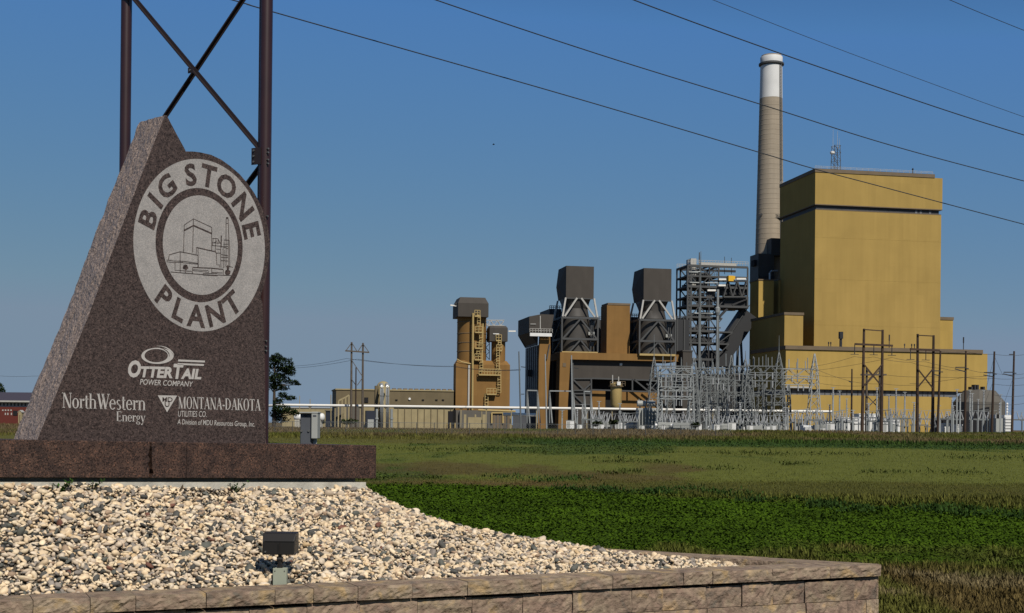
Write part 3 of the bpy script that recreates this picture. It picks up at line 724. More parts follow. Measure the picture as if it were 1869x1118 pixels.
# ------------------------------------------------------------------ gravel mound
def dist_seg(x, y, a, b):
    dx, dy = b[0]-a[0], b[1]-a[1]; t = np.clip(((x-a[0])*dx+(y-a[1])*dy)/(dx*dx+dy*dy), 0, 1)
    return np.hypot(x-(a[0]+t*dx), y-(a[1]+t*dy)), t
Rw = MF.o + MF.u*fx1 + MF.w*(BD+0.045); Lw = MF.o + MF.u*XL + MF.w*(BD+0.045)
zR = MF.xz(666, 893, BD+.045)[1]; zL0 = MF.xz(0, 886, BD+.045); zLx = zR + (zL0[1]-zR)*(fx1-XL)/(fx1-zL0[0])
ni = Vector((-fa.y, fa.x, 0)); ni = ni if ni.dot(fb) > 0 else -ni
nb_ = Vector((-fb.y, fb.x, 0)); nb_ = nb_ if nb_.dot(fa) > 0 else -nb_
def mound_h(x, y):
    d_r, t = dist_seg(x, y, (Lw.x, Lw.y), (Rw.x, Rw.y))
    behind = (x-Rw.x)*MF.w.x + (y-Rw.y)*MF.w.y          # the level strip under the plinth
    along = (x-Lw.x)*MF.u.x + (y-Lw.y)*MF.u.y
    inside = (along < fx1-XL)
    d_r = np.where(inside & (behind > 0), np.maximum(behind-0.6, 0), d_r)
    d_r = np.where(~inside & (behind > 0), np.hypot(along-(fx1-XL), np.maximum(behind-0.6, 0)), d_r)
    d_f = (x-C0.x)*ni.x + (y-C0.y)*ni.y - DEP; d_b = (x-C0.x)*nb_.x + (y-C0.y)*nb_.y - DEP + .02
    d_w = np.maximum(np.minimum(d_f, d_b), 0)
    zr = zLx + (zR-zLx)*t
    k = np.clip(d_r/(d_r+d_w+1e-6), 0, 1)
    s = np.hypot(x-C0.x, y-C0.y)
    zw = ZT - 0.035 - 0.10*np.exp(-s/1.7) - 0.06*np.where(d_b < d_f, 1, 0)*np.exp(-((d_b)/0.5)**2)
    return zr*(1-k) + zw*k + fbm(x*2.2, y*2.2, 7)*0.02, np.minimum(d_f, d_b)
nx_ = 130; gxx, gyy = np.meshgrid(np.linspace(-7.5, 3.2, nx_), np.linspace(5.5, 17, nx_), indexing='ij')
hx, dd = mound_h(gxx.ravel(), gyy.ravel())
keep = dd.reshape(nx_, nx_) > -0.16
ii, jj = np.meshgrid(np.arange(nx_-1), np.arange(nx_-1), indexing='ij'); q = (ii*nx_+jj).ravel()
ok = (keep[:-1,:-1] & keep[1:,:-1] & keep[:-1,1:] & keep[1:,1:]).ravel()
hz_ = np.where(dd < 0.0, np.minimum(hx, CAPZ-0.02), hx) - 0.012
numpy_mesh('mound', np.stack([gxx.ravel(), gyy.ravel(), hz_], 1), np.stack([q, q+nx_, q+nx_+1, q+1], 1)[ok], MT['soil'], None, True, kind='structure')

bm = bmesh.new(); bmesh.ops.create_icosphere(bm, subdivisions=2, radius=1.0)
iv = np.array([v.co[:] for v in bm.verts]); ifc = np.array([[v.index for v in f.verts] for f in bm.faces]); bm.free()
def rot_rand(n, tilt):
    a = RNG.uniform(0, 2*math.pi, n); b = RNG.normal(0, tilt, n); c = RNG.normal(0, tilt, n)
    ca, sa, cb, sb, cc, sc = np.cos(a), np.sin(a), np.cos(b), np.sin(b), np.cos(c), np.sin(c); z, o = np.zeros(n), np.ones(n)
    Rz = np.array([[ca,-sa,z],[sa,ca,z],[z,z,o]]); Rx = np.array([[o,z,z],[z,cb,-sb],[z,sb,cb]]); Ry = np.array([[cc,z,sc],[z,o,z],[-sc,z,cc]])
    return np.einsum('ijn,jkn,kln->nil', Rz, Rx, Ry)
FLX = P(510, 1060, 9.235).x
def make_stones():
    sp = 0.0238
    X, Y_ = np.meshgrid(np.arange(-5.2, 3.2, sp), np.arange(7.0, 16.5, sp), indexing='ij')
    X = X.ravel() + RNG.uniform(-.5, .5, X.size)*sp; Y_ = Y_.ravel() + RNG.uniform(-.5, .5, Y_.size)*sp
    h, d = mound_h(X, Y_)
    beh = (X-Rw.x)*MF.w.x + (Y_-Rw.y)*MF.w.y; alo = (X-Lw.x)*MF.u.x + (Y_-Lw.y)*MF.u.y
    vis = (d > 0.012) & ~((beh > -0.01) & (alo < fx1-XL+0.01)) & ((alo < fx1-XL) | (beh < 0.55))
    vis &= (X/Y_ > -0.43) & ~((np.abs(X-FLX) < .052) & (Y_ < 9.34) & (Y_ > 9.0))
    X, Y_, h = X[vis], Y_[vis], h[vis]; n = len(X)
    sz = np.clip(RNG.lognormal(math.log(0.0146), 0.36, n), 0.006, 0.038)
    sx = np.stack([sz*RNG.uniform(1.0,1.5,n), sz*RNG.uniform(.7,1.0,n), sz*RNG.uniform(.42,.72,n)], 1)
    R = rot_rand(n, 0.6); big = sz > np.median(sz)
    cen_ = np.stack([X, Y_, h + sz*0.30 + RNG.normal(0, .008, n)], 1)
    def shape(sel, iv, ifc):
        k = int(sel.sum()); lump = 1 + RNG.normal(0, .29, (k, len(iv)))
        A = np.zeros((len(iv), len(iv)))
        for t in ifc:
            for a in t:
                for b in t: A[a, b] = 1
        A /= A.sum(1, keepdims=True); lump = lump @ A.T; lump = 1+(lump-1)*1.5
        loc = iv[None]*lump[:, :, None]*sx[sel][:, None, :]
        loc = np.einsum('nij,nvj->nvi', R[sel], loc) + cen_[sel][:, None, :]
        return loc.reshape(-1, 3), (np.arange(k)[:, None, None]*len(iv) + ifc[None]).reshape(-1, 3)
    bm = bmesh.new(); bmesh.ops.create_icosphere(bm, subdivisions=1, radius=1.08)
    iv1 = np.array([v.co[:] for v in bm.verts]); if1 = np.array([[v.index for v in f.verts] for f in bm.faces]); bm.free()
    pal = np.array([(.74,.57,.37),(.78,.63,.43),(.72,.60,.45),(.56,.45,.33),(.27,.235,.20),(.075,.073,.065),(.115,.118,.10),(.36,.255,.17),(.60,.43,.24),(.17,.075,.05)])
    pr_ = np.array([.23,.15,.13,.14,.11,.09,.06,.06,.025,.005]); pr_ /= pr_.sum()
    t = pal[RNG.choice(len(pal), n, p=pr_)]*RNG.uniform(.82,1.12,(n,1))
    va, fa_ = shape(big, iv, ifc); vb, fb_s = shape(~big, iv1, if1)
    tt = np.concatenate([np.repeat(t[big], len(iv), 0), np.repeat(t[~big], len(iv1), 0)])
    print('stones', n, 'triangles', len(fa_)+len(fb_s))
    numpy_mesh('gravel_stones', np.concatenate([va, vb]), np.concatenate([fa_, fb_s+len(va)]), MT['stone'], tt, True, kind='stuff', label='pale river stones heaped over the mound', cat='gravel')
make_stones()

# ------------------------------------------------------------------ floodlight on its junction box
LFy = 9.235
LF = Fr(510, LFy, 0, 1060)
gz = float(mound_h(np.array([LF.o.x]), np.array([LFy]))[0][0])
fl_ = thing('floodlight', 'small black floodlight on a sage green junction box in the gravel', 'floodlight', LF)
xa, zt = LF.xz(499.5, 1037); xb, _ = LF.xz(522.3, 1037); _, zb = LF.xz(510, 1074)
jb = MB().box(xa, xb, 0, 0.075, zb-.1, zt).build('junction_box', MT['sage'], fl_, bevel=0.004)
MB().box(xa-.004, xb+.004, -.006, -.001, zb-.002, zt+.003).build('cover_plate', MT['sage'], jb, bevel=.002)
for sx_, sz_ in ((.12,.12),(.88,.12),(.12,.88),(.88,.88)):
    x = xa+(xb-xa)*sx_; z = zb+(zt-zb)*sz_
    MB().cyl((x,-.006,z),(x,-.010,z),.0045,n=8).build('screw', MT['screw'], jb)
xm = (LF.x(504.5,0,1020)+LF.x(514.5,0,1020))/2; zh = LF.z(510, 1012)
st = MB(); st.cyl((xm,.035,zt),(xm,.035,zt+.022),.020,n=12); st.cyl((xm,.035,zt+.02),(xm,.035,zt+.05),.014,n=12); st.cyl((xm-.02,.035,zt+.062),(xm+.02,.035,zt+.062),.019,n=14); st.box(xm-.012,xm+.012,.02,.05,zt+.06,zh+.01)
st.build('knuckle', MT['black_metal'], fl_, smooth=True, autosmooth=40)
hx0, hx1 = LF.x(477.5,0,990), LF.x(539,0,990); z0h, z1h = zh, LF.z(510, 974); zm = z0h+(z1h-z0h)*0.64
hw = MB()
# housing: back face with a sloping upper plate, deeper towards the lens that looks at the slab
prof = [(0.0, z0h), (0.0, zm), (0.045, z1h), (0.15, z1h+.006), (0.15, z0h+.01), (0.03, z0h-.004)]
vs = [(hx0+(.006 if i in (0,1) else 0), y, z) for i, (y, z) in enumerate(prof)] + [(hx1-(.010 if i in (0,1) else 0), y, z) for i, (y, z) in enumerate(prof)]
hw.add(vs, [tuple(range(6)), tuple(range(11,5,-1))] + [(i, i+6, (i+1) % 6+6, (i+1) % 6) for i in range(6)])
hd = hw.build('housing', MT['black_metal'], fl_, bevel=.005)
fn = MB(); xf = (hx0+hx1)/2+.004; fn.box(xf-.003, xf+.003, -.012, -.0005, z0h+.006, zm-.012)
fn.build('fin', MT['black_metal'], hd)
fn = MB(); fn.box(hx0+.02, hx1-.004, -.004, -.0005, zm-.002, zm+.003); fn.build('rim', MT['black_metal'], hd)
MB().cyl((hx0+.028,-.012,z0h+.02),(hx0+.028,.002,z0h+.02),.006,n=8).build('screw', MT['screw'], hd)
MB().box(hx0+.004, hx1-.004, .1505, .156, z0h+.015, z1h).build('lens', MT['silver'], hd)

# ------------------------------------------------------------------ electric cabinet behind the plinth
CF = Fr(548.5, 16.0, 0, 800)
cab = thing('electric_cabinet', 'slate grey pedestal cabinet with a pale side box behind the plinth', 'electric cabinet', CF)
x0, x1 = CF.x(548,0,780), CF.x(569,0,780); x2 = CF.x(580.5,0,780)
zt = CF.z(550, 754)
MB().box(x0, x1, 0, .22, 0, zt).build('cabinet_body', MT['cab_dark'], cab, bevel=.006)
dm = MB(); dm.box(x0+.008, x1-.008, -.006, -.001, .5, zt-.02); dm_o = dm.build('door', MT['cab_dark'], cab, bevel=.003)
for px in (551.5, 564.5): MB().cyl((CF.x(px),-.02,CF.z(px,786)),(CF.x(px),-.006,CF.z(px,786)),.014,n=10).build('latch', MT['screw'], dm_o)
MB().box(CF.x(555), CF.x(561), -.009, -.0065, CF.z(555,760), CF.z(555,757.5)).build('name_plate', MT['black_metal'], dm_o)
MB().box(x1+.002, x2, -.05, .18, CF.z(575,800), CF.z(575,751)).build('meter_box', MT['cab_light'], cab, bevel=.006)
MB().box(x0-.004, x2+.006, -.055, .225, zt+.002, zt+.018).build('lid', MT['cab_light'], cab, bevel=.004)
MB().cyl((x1+.03, .05, 0), (x1+.03, .05, CF.z(575,800)), .028, n=10).build('conduit', MT['cab_light'], cab)
MB().box(CF.x(572,-.05), CF.x(578,-.05), -.054, -.0505, CF.z(575,760), CF.z(575,757)).build('name_plate', MT['cab_dark'], cab)

# ------------------------------------------------------------------ leaves and blades
def leaf_quads(pos, size, up, tint, aspect=0.5, droop=0.0, spread=0.25):
    """one quad per leaf: pos (n,3), size (n,), up = how upright (0 flat, 1 upright)"""
    n = len(pos); a = RNG.uniform(0, 2*math.pi, n)
    el = np.clip(RNG.normal(up, spread, n), -0.2, 1.0)*math.pi/2
    d = np.stack([np.cos(a)*np.cos(el), np.sin(a)*np.cos(el), np.sin(el)], 1)
    s = np.stack([-np.sin(a), np.cos(a), RNG.normal(0, spread, n)], 1)
    L_ = size[:, None]; w = L_*aspect
    p0 = pos; p1 = pos + d*L_*.5 + s*w*.5; p2 = pos + d*L_ - np.array((0,0,1))*droop*L_; p3 = pos + d*L_*.5 - s*w*.5
    v = np.stack([p0, p1, p2, p3], 1).reshape(-1, 3)
    f = np.arange(n*4).reshape(n, 4)
    return v, f, np.repeat(tint, 4, 0)

def weed(px, py, d, n, s, label, tint):
    x, z = MF.xz(px, py, d); loc = MF.o + MF.u*x + MF.w*d
    g = float(mound_h(np.array([loc.x]), np.array([loc.y]))[0][0])
    r = thing('weed_plant', label, 'weed', loc=Vector((loc.x, loc.y, g)))
    st = MB(); pos = []
    for k in range(7):
        a = random.uniform(0, 6.28); l = s*random.uniform(.5, 1.1); e = Vector((math.cos(a)*l*.8, math.sin(a)*l*.4, l*.75))
        st.tube([(0,0,-.01), e*.5+Vector((0,0,.01)), e], [.003,.002,.001], 4)
        for _ in range(n//7): pos.append(e*random.uniform(.3,1.05) + Vector((random.gauss(0,.012),)*3))
    st.build('stem', MT['bark'], r)
    v, f, t = leaf_quads(np.array(pos), RNG.uniform(.02,.042,len(pos)), .25, np.array(tint)[None]*RNG.uniform(.7,1.3,(len(pos),1)), .5)
    numpy_mesh('leaves', v, f, MT['leaf'], t, parent=r)
weed(112, 884, BD-.05, 84, .11, 'low green weed against the footing, the fullest of the three', (.045,.10,.02))
weed(172, 882, BD-.04, 42, .07, 'small dark weed beside the fuller green weed at the footing', (.035,.075,.02))
weed(432, 887, BD-.05, 70, .09, 'spreading dark green weed at the footing under the middle of the slab', (.03,.065,.02))

def litter():
    n = 420; k = RNG.uniform(0, 1, n); px = 300 + 150*RNG.beta(2, 2, n); d = -0.03 - np.abs(RNG.normal(0, .10, n)) + BD
    pos = []
    for a, b in zip(px, d):
        x, _ = MF.xz(a, 888, b); p = MF.o + MF.u*x + MF.w*b; pos.append((p.x, p.y))
    pos = np.array(pos); h = mound_h(pos[:, 0], pos[:, 1])[0]
    v, f, t = leaf_quads(np.stack([pos[:, 0], pos[:, 1], h + 0.008 + RNG.uniform(0, .02, n)], 1), RNG.uniform(.015, .05, n), .12, np.array((.05,.038,.024))[None]*RNG.uniform(.4, 1.6, (n, 1)), .4)
    numpy_mesh('dead_leaves', v, f, MT['leaf'], t, kind='stuff', label='dark dead leaves caught in the stones under the plinth crack', cat='leaf litter')
litter()

def grass():
    n = 820000
    Y_ = 9.3*np.exp(RNG.uniform(0, 1, n)**1.08*math.log(135/9.3))
    X = RNG.uniform(-0.30, 0.47, n)*Y_
    d_f = (X-C0.x)*ni.x + (Y_-C0.y)*ni.y; d_b = (X-C0.x)*nb_.x + (Y_-C0.y)*nb_.y
    ok = (np.minimum(d_f, d_b) < -0.06) & ~((X < 0.2) & (Y_ < 14))
    # nothing shows through the mound and plinth
    ok &= (Y_ < 39) | (RNG.uniform(0, 1, n) < .30)
    X, Y_ = X[ok], Y_[ok]; n = len(X)
    t = field_tint(X, Y_)
    green = (t[:, 1] > t[:, 0]*1.25)
    patch = fbm(X*1.6, Y_*0.8, 210)
    sz = 0.021*(Y_/12)**0.80*RNG.uniform(.6, 1.6, n)*np.where(Y_ > 46, .8, 1)
    hgt = RNG.uniform(0, 1, n)**1.5*(0.02+0.05*np.clip(patch+.35, 0, 1))*(Y_/14)**.35
    dark = sstep(.22, .48, fbm(X*.35+5, Y_*.14, 230))
    v1 = leaf_quads(np.stack([X, Y_, hgt], 1)[green], sz[green]*1.2, 0.16, (t*RNG.uniform(.8, 1.22, (n,1)))[green], .75, 0.0, 0.17)
    b = ~green
    tb = t*np.where(Y_ > 30, RNG.uniform(.75, 1.3, n), RNG.uniform(.5, 1.7, n))[:, None]
    v2 = leaf_quads(np.stack([X, Y_, hgt*.3], 1)[b], (sz*np.where(Y_ > 30, 1.0, 2.9))[b], 0.5, tb[b], .16)
    v = np.concatenate([v1[0], v2[0]]); f = np.concatenate([v1[1], v2[1]+len(v1[0])]); tt = np.concatenate([v1[2], v2[2]])
    numpy_mesh('grass', v, f, MT['leaf'], tt, kind='stuff', label='clover and dry grass growing over the near field', cat='grass')
    # darker, taller tussocks
    cl = [(1120,866,.6),(1160,862,.5),(1000,876,.9),(1040,898,.4),(1080,897,.5),(1200,903,.4),(1290,899,.5),(1350,908,.5),(1400,914,.5),(1510,922,.5),(1540,930,.5),(1620,936,.5),(1700,938,.8),(1690,934,.6),(1855,942,1.2),(1869,938,1.0),(1840,945,.7),
          (1400,829,2.2),(1380,830,1.6),(1820,837,3.5),(1860,838,4.0),(1790,838,2.4),(1320,857,1.0),(1610,864,.7),(1180,826,1.6),(1090,838,1.2),(1100,844,1.0),(960,828,2.0),(1340,829,1.5),(1550,831,1.5),(1200,846,.8),(1450,850,.7),(1720,862,1.2),(880,820,2.5),(760,823,2.5)]
    pv, ps = [], []; rt_ = random.Random(3)
    for px, py, w in cl:
        c = on_plane(px, py, 0.0)
        for _ in range(4):      # an uneven clump of several sizes
            f_ = rt_.uniform(.15, .55); k = int((110 if c.y < 40 else 45)*f_/.4); ox, oy = rt_.gauss(0, w*.6), rt_.gauss(0, w*1.0)
            pv.append(np.stack([c.x+ox+RNG.normal(0, w*f_, k), c.y+oy+RNG.normal(0, w*f_, k), np.abs(RNG.normal(0, .04, k))*(c.y/20)**.5], 1)); ps.append(RNG.uniform(.04,.09,k)*(c.y/20)**.6)
    pv = np.concatenate(pv); ps = np.concatenate(ps)
    v, f, t = leaf_quads(pv, ps, .55, np.where(pv[:, 1:2] > 40, np.array((.052,.066,.016))[None], np.array((.026,.052,.011))[None])*RNG.uniform(.6,1.5,(len(pv),1)), .4)
    numpy_mesh('tussocks', v, f, MT['leaf'], t, kind='stuff', label='dark weed tussocks scattered over the field', cat='grass')
    # dry standing grass before the fence and the yard
    n = 90000
    Y_ = RNG.uniform(128, 282, n); X = RNG.uniform(-0.42, 0.44, n)*Y_
    t = field_tint(X, Y_)*RNG.uniform(.55, 1.4, (n,1))
    tall = 0.30 + 0.30*np.clip(fbm(X*.05, Y_*.03, 250)+.3, 0, 1)
    v, f, t = leaf_quads(np.stack([X, Y_, rise(X, Y_)], 1), tall*RNG.uniform(.5,1.3,n), .8, t, .22)
    numpy_mesh('dry_grass', v, f, MT['leaf'], t, kind='stuff', label='dry tan standing grass along the yard edge', cat='grass')
grass()
# ------------------------------------------------------------------ the power plant (all of it turned 11 degrees)
A = 11.0
BIG = 'siding-clad plant blocks'
def block(m, fr, px0, px1, pyt, pyb, d0, d1, taper=None):
    """box: front face px0..px1, top pyt at px0, down to pyb (None = ground), from d0 to d1 behind the frame's plane"""
    x0, x1 = fr.x(px0, d0, (pyt+(pyb or 770))/2), fr.x(px1, d0, (pyt+(pyb or 770))/2)
    zt = fr.z(px0, pyt, d0); zb = 0 if pyb is None else fr.z(px0, pyb, d0)
    m.box(x0, x1, d0, d1, zb, zt); return x0, x1, zb, zt
def rail(m, x0, x1, y, z, h=1.1, n=6, w=.12):
    for k in (.5, 1.0): m.bar((x0, y, z+h*k), (x1, y, z+h*k), w)
    for i in range(n+1):
        x = x0+(x1-x0)*i/n; m.bar((x, y, z), (x, y, z+h), w)

# --- boiler house
BF = Fr(1484, 515, A)
bo = thing('boiler_house', 'giant windowless tan boiler house with a dark louvre band near its top', 'boiler house', BF)
DB = BF.side(1484, 1420)
x1 = BF.x(1717.5, 0, 450); zt = BF.z(1484, 309); zl0, zl1 = BF.z(1484, 382), BF.z(1484, 371.5); zcap = BF.z(1484, 313.5)
MB().box(0, x1, 0, DB, 0, zl0).build('wall', MT['boiler'], bo)
lv = MB(); lv.box(.7, x1-.7, .7, DB-.7, zl0, zl1); lo = lv.build('louver_band', MT['louver'], bo)
for i in range(1, 26):
    if i in (21, 22, 24): MB().box(.7+(x1-1.4)*i/26-.35, .7+(x1-1.4)*i/26+.6, .55, .70, zl0+.2, zl1-.2).build('louver', MT['louver_light'], lo)
MB().box(-.25, x1+.25, -.25, DB+.25, zl1, zcap).build('upper_wall', MT['boiler'], bo)
MB().box(-.25, x1+.25, -.30, DB+.25, zl1-.35, zl1-.003).build('drip_edge', MT['fascia'], bo)
MB().box(.1, x1-.1, -.05, DB-.1, zl0+.003, zl0+.3).build('sill_edge', MT['fascia'], bo)
MB().box(-.5, x1-3.2, -.5, DB+.5, zcap+.003, zt+.45).build('roof', MT['fascia'], bo)
rl = MB(); rail(rl, -.4, x1-4, -.2, zt+.45, 1.0, 20, .1); rail(rl, -.4, x1-4, DB-.2, zt+.45, 1.0, 20, .1); rl.build('roof_rail', MT['steel_white'], bo)
# faint joints where the sheeting courses meet
sm = MB()
for py in (432, 508, 592): sm.box(.02, x1-.02, -.03, 0.0, BF.z(1484, py)-.05, BF.z(1484, py)+.05)
sm.build('sheet_joint', MT['boiler'], bo, kind='stuff')
# lattice antenna mast
am = thing('antenna_mast', 'lattice antenna mast with whips and a small dish on the boiler house roof', 'antenna mast', BF)
mx, my = BF.x(1525.5, 12, 300), 12.0; mz0 = zt+.45; mz1 = BF.z(1525.5, 266, 12); m = MB()
for sx in (-1.5, 1.5):
    for sy in (-1.5, 1.5): m.bar((mx+sx, my+sy, mz0), (mx+sx*.8, my+sy*.8, mz1), .19)
for i in range(4):
    za, zb = mz0+(mz1-mz0)*i/4, mz0+(mz1-mz0)*(i+1)/4
    for sy in (-1.5, 1.5): m.bar((mx-1.5, my+sy, za), (mx+1.4, my+sy, zb), .13); m.bar((mx+1.5, my+sy, za), (mx-1.4, my+sy, zb), .13); m.bar((mx-1.4, my+sy, zb), (mx+1.4, my+sy, zb), .13)
m.build('lattice', MT['steel_grey'], am)
for dx, top in ((-1.3, 236), (.6, 238), (1.5, 252)):
    m = MB(); m.cyl((mx+dx, my, mz1-1), (mx+dx, my, BF.z(1525, top, 12)), .09, .05, 6); m.build('whip', MT['steel_white'], am)
m = MB(); m.lathe(mx-2.1, my-1.2, [(.2, mz0+8.2), (.9, mz0+8.6), (.95, mz0+9.3), (.3, mz0+9.6)], 12); m.build('dish', MT['white'], am)
rs = thing('roof_pipe', 'short dark vent pipe on the roof of the boiler house', 'vent pipe', BF)
m = MB(); xx = BF.x(1666, 3, 305); m.cyl((xx, 3, zt+.4), (xx, 3, zt+3.2), .22, n=8); m.cyl((xx, 3, zt+2.6), (xx, 3, zt+2.9), .4, n=8); m.build('pipe', MT['steel_dark'], rs)

# --- stack
SK = Fr(1401, 578, 0)
sk = thing('smokestack', 'tall tapering concrete chimney with a white painted top', 'chimney', SK)
def skr(py, w): return w/F*578
ctr = lambda py: SK.xz(1401 + (450-py)*0.018, py)[0]
zz = lambda py: SK.xz(1401, py)[1]
prof = [(31.5, 790), (27.0, 520), (25.3, 450), (22.7, 300), (20.6, 180.5)]
m = MB(); m.lathe(0, 0, [(skr(0, r), 0 if py > 780 else zz(py)) for r, py in prof], 48); m.build('shaft', MT['stack'], sk, smooth=True, autosmooth=40)
m = MB(); m.lathe(0, 0, [(skr(0, r), zz(py)) for r, py in ((20.65,180.4),(20.1,150),(19.8,121))], 48); m.build('white_top', MT['stack_white'], sk, smooth=True, autosmooth=40)
m = MB(); m.lathe(0, 0, [(skr(0, r), zz(py)) for r, py in ((19.8,120.9),(22.8,119),(22.8,116),(19.9,115))], 48); m.build('gallery', MT['steel_grey'], sk)
m = MB(); m.lathe(0, 0, [(skr(0, r), zz(py)) for r, py in ((20.0,114.9),(20.2,105),(19.6,104))], 48); m.build('crown_wall', MT['stack_white'], sk, smooth=True, autosmooth=40)
m = MB(); m.lathe(0, 0, [(skr(0, r), zz(py)) for r, py in ((18.6,103.9),(18.2,101.5),(16.5,101))], 32); m.build('rim', MT['ring'], sk)
for py in range(195, 450, 9):
    t = (450-py)/270; r = 25.3-4.7*t
    m = MB(); m.lathe(0, 0, [(skr(0, r+.02), zz(py)), (skr(0, r+.16), zz(py)+.1), (skr(0, r+.16), zz(py)+.32), (skr(0, r+.02), zz(py)+.42)], 48); m.build('pour_joint', MT['ring'], sk)
ang = math.radians(-50)
m = MB(); rb, rt = skr(0, 25.4), skr(0, 20.6)
lx = lambda py: (skr(0, 25.3-4.7*(450-py)/270)+.35)
for o_ in (-.35, .35):
    p0 = Vector((lx(470)*math.cos(ang)+o_, lx(470)*math.sin(ang), zz(470))); p1 = Vector((lx(120)*math.cos(ang)+o_, lx(120)*math.sin(ang), zz(120))); m.bar(p0, p1, .25)
for i in range(60):
    py = 470-350*i/60; m.bar((lx(py)*math.cos(ang)-.35, lx(py)*math.sin(ang), zz(py)), (lx(py)*math.cos(ang)+.35, lx(py)*math.sin(ang), zz(py)), .12)
m.build('ladder', MT['steel_grey'], sk)
m = MB(); z_ = zz(400); m.box(lx(400)*math.cos(ang)-3, lx(400)*math.cos(ang)+1.2, lx(400)*math.sin(ang)-1.0, lx(400)*math.sin(ang)+2, z_-.2, z_); rail(m, lx(400)*math.cos(ang)-3, lx(400)*math.cos(ang)+1.2, lx(400)*math.sin(ang)-.9, z_, 1.3, 4, .12); m.build('platform', MT['steel_grey'], sk)
m = MB(); m.cyl((skr(0,-19),-skr(0,16),zz(394)),(skr(0,-19),-skr(0,18),zz(394)),.6,n=8); m.build('port', MT['steel_dark'], sk)
sk.rotation_euler = (0, 0, 0)

# --- annexes on the boiler house's shaded side
def simple_block(name, label, cat, fr, spec, material, roofm='fascia', roof=1.0, over=.25, group=None):
    t = thing(name, label, cat, fr, group); m = MB(); x0, x1, zb, zt = block(m, fr, *spec); m.build('wall', MT[material], t)
    if roof:
        m = MB(); m.box(x0-over, x1+over, spec[4]-over, spec[5]+over, zt+.003, zt+roof); m.build('roof', MT[roofm], t)
    return t, x0, x1, zb, zt
AF = Fr(1431, 505, A); dA = AF.side(1431, 1366)
simple_block('boiler_annex', 'tan annex with a brown roof strip against the shaded wall of the boiler house', 'annex', AF, (1431, 1465, 574, None, 0, dA*.94), 'boiler', roof=1.0)
RF = Fr(1420, 548, A)
t, *_ = simple_block('rear_annex', 'tall dark rear annex continuing the shaded side of the boiler house', 'annex', RF, (1420, 1470, 511, None, 0.5, 16.0), 'boiler', roof=.6)
R2F = Fr(1383.5, 545, A)
simple_block('narrow_annex', 'narrow annex whose sunlit tan strip shows beside the dark rear annex', 'annex', R2F, (1383.5, 1411, 511, None, 0, R2F.side(1383.5, 1367)), 'hall', roof=.5)
DFm = Fr(1381, 562, A)
t = thing('duct_house', 'dark grey duct housing with a sloping top at the foot of the chimney', 'duct house', DFm)
x0, x1 = 0, DFm.x(1413, 0, 480); zt = DFm.z(1381, 462); dd_ = DFm.side(1381, 1365)
m = MB(); m.box(x0, x1, 0, dd_, DFm.z(1381, 514), zt); m.build('housing', MT['hood_dark'], t)
m = MB(); m.box(-1.0, -.02, 2, dd_-4, zt-5, zt-2.5); m.build('grille', MT['black'], t)
m = MB(); xb = DFm.x(1408, 4, 430); m.box(xb, xb+12, 4, 22, zt+.003, DFm.z(1408, 434, 4)); m.build('riser', MT['hood_dark'], t)
m = MB(); pts = [(DFm.x(px, -3), -3, DFm.z(px, py, -3)) for px, py in ((1403,512),(1403,498),(1406,494),(1417,494))]; m.tube(pts, .45, 8); m.build('vent_pipe', MT['silver'], t)
m = MB(); rail(m, 0, x1, -.4, DFm.z(1381, 508), 1.2, 8, .15); m.build('rail', MT['steel_grey'], t)
RA = Fr(1714, 545, A)
simple_block('boiler_annex', 'tan annex with a brown roof strip behind the far end of the turbine hall', 'annex', RA, (1708, 1738.5, 583, None, 0, 22), 'hall', roof=1.2)

# --- turbine hall
HF = Fr(1433, 478, A)
ha = thing('turbine_hall', 'long low tan turbine hall with a brown fascia in front of the boiler house', 'turbine hall', HF)
x1 = HF.x(1802, 0, 680); zt, zf, zb0, zb1 = HF.z(1433, 631), HF.z(1433, 637), HF.z(1433, 709), HF.z(1433, 719.5)
DH = 34
MB().box(0, x1, 0, DH, zb0, zf).build('upper_wall', MT['hall'], ha)
MB().box(-.4, HF.x(1793, 0, 640), -.5, DH, zf+.003, zt+.2).build('fascia', MT['fascia'], ha)
xl = HF.x(1732, 0, 740)
m = MB(); m.box(.3, xl+4, 1.2, DH, zb1, zb0-.003); lo = m.build('recess_band', MT['louver_light'], ha)  # set-back band, a darker grey than the hall walls
for i in range(30):
    x = .6+(xl)*i/30; MB().box(x, x+.25, 1.02, 1.19, zb1+.05, zb0-.1).build('mullion', MT['louver'], lo)
MB().box(0, xl, .05, DH, 0, zb1-.003).build('lower_wall', MT['hall'], ha)
for px in (1512.3, 1516.3, 1534.5, 1623, 1651, 1664, 1669, 1758.5):
    h = {1534.5: 5.6, 1623: 5.0, 1758.5: 4.8}.get(px, 1.8); w = .9 if px == 1534.5 else .25
    xx = HF.x(px, 2, 630); m = MB(); m.cyl((xx, 2, zt+.2), (xx, 2, zt+.2+h*.55), w*.6, n=8); m.cyl((xx, 2, zt+.2+h*.55), (xx, 2, zt+.2+h), w, n=8)
    m.build('roof_vent', MT['steel_dark'] if px != 1651 else MT['steel_grey'], ha)
MB().box(HF.x(1433), HF.x(1480), -.6, -.12, HF.z(1433, 707.5), HF.z(1433, 704.5)).build('ledge', MT['steel_white'], ha)

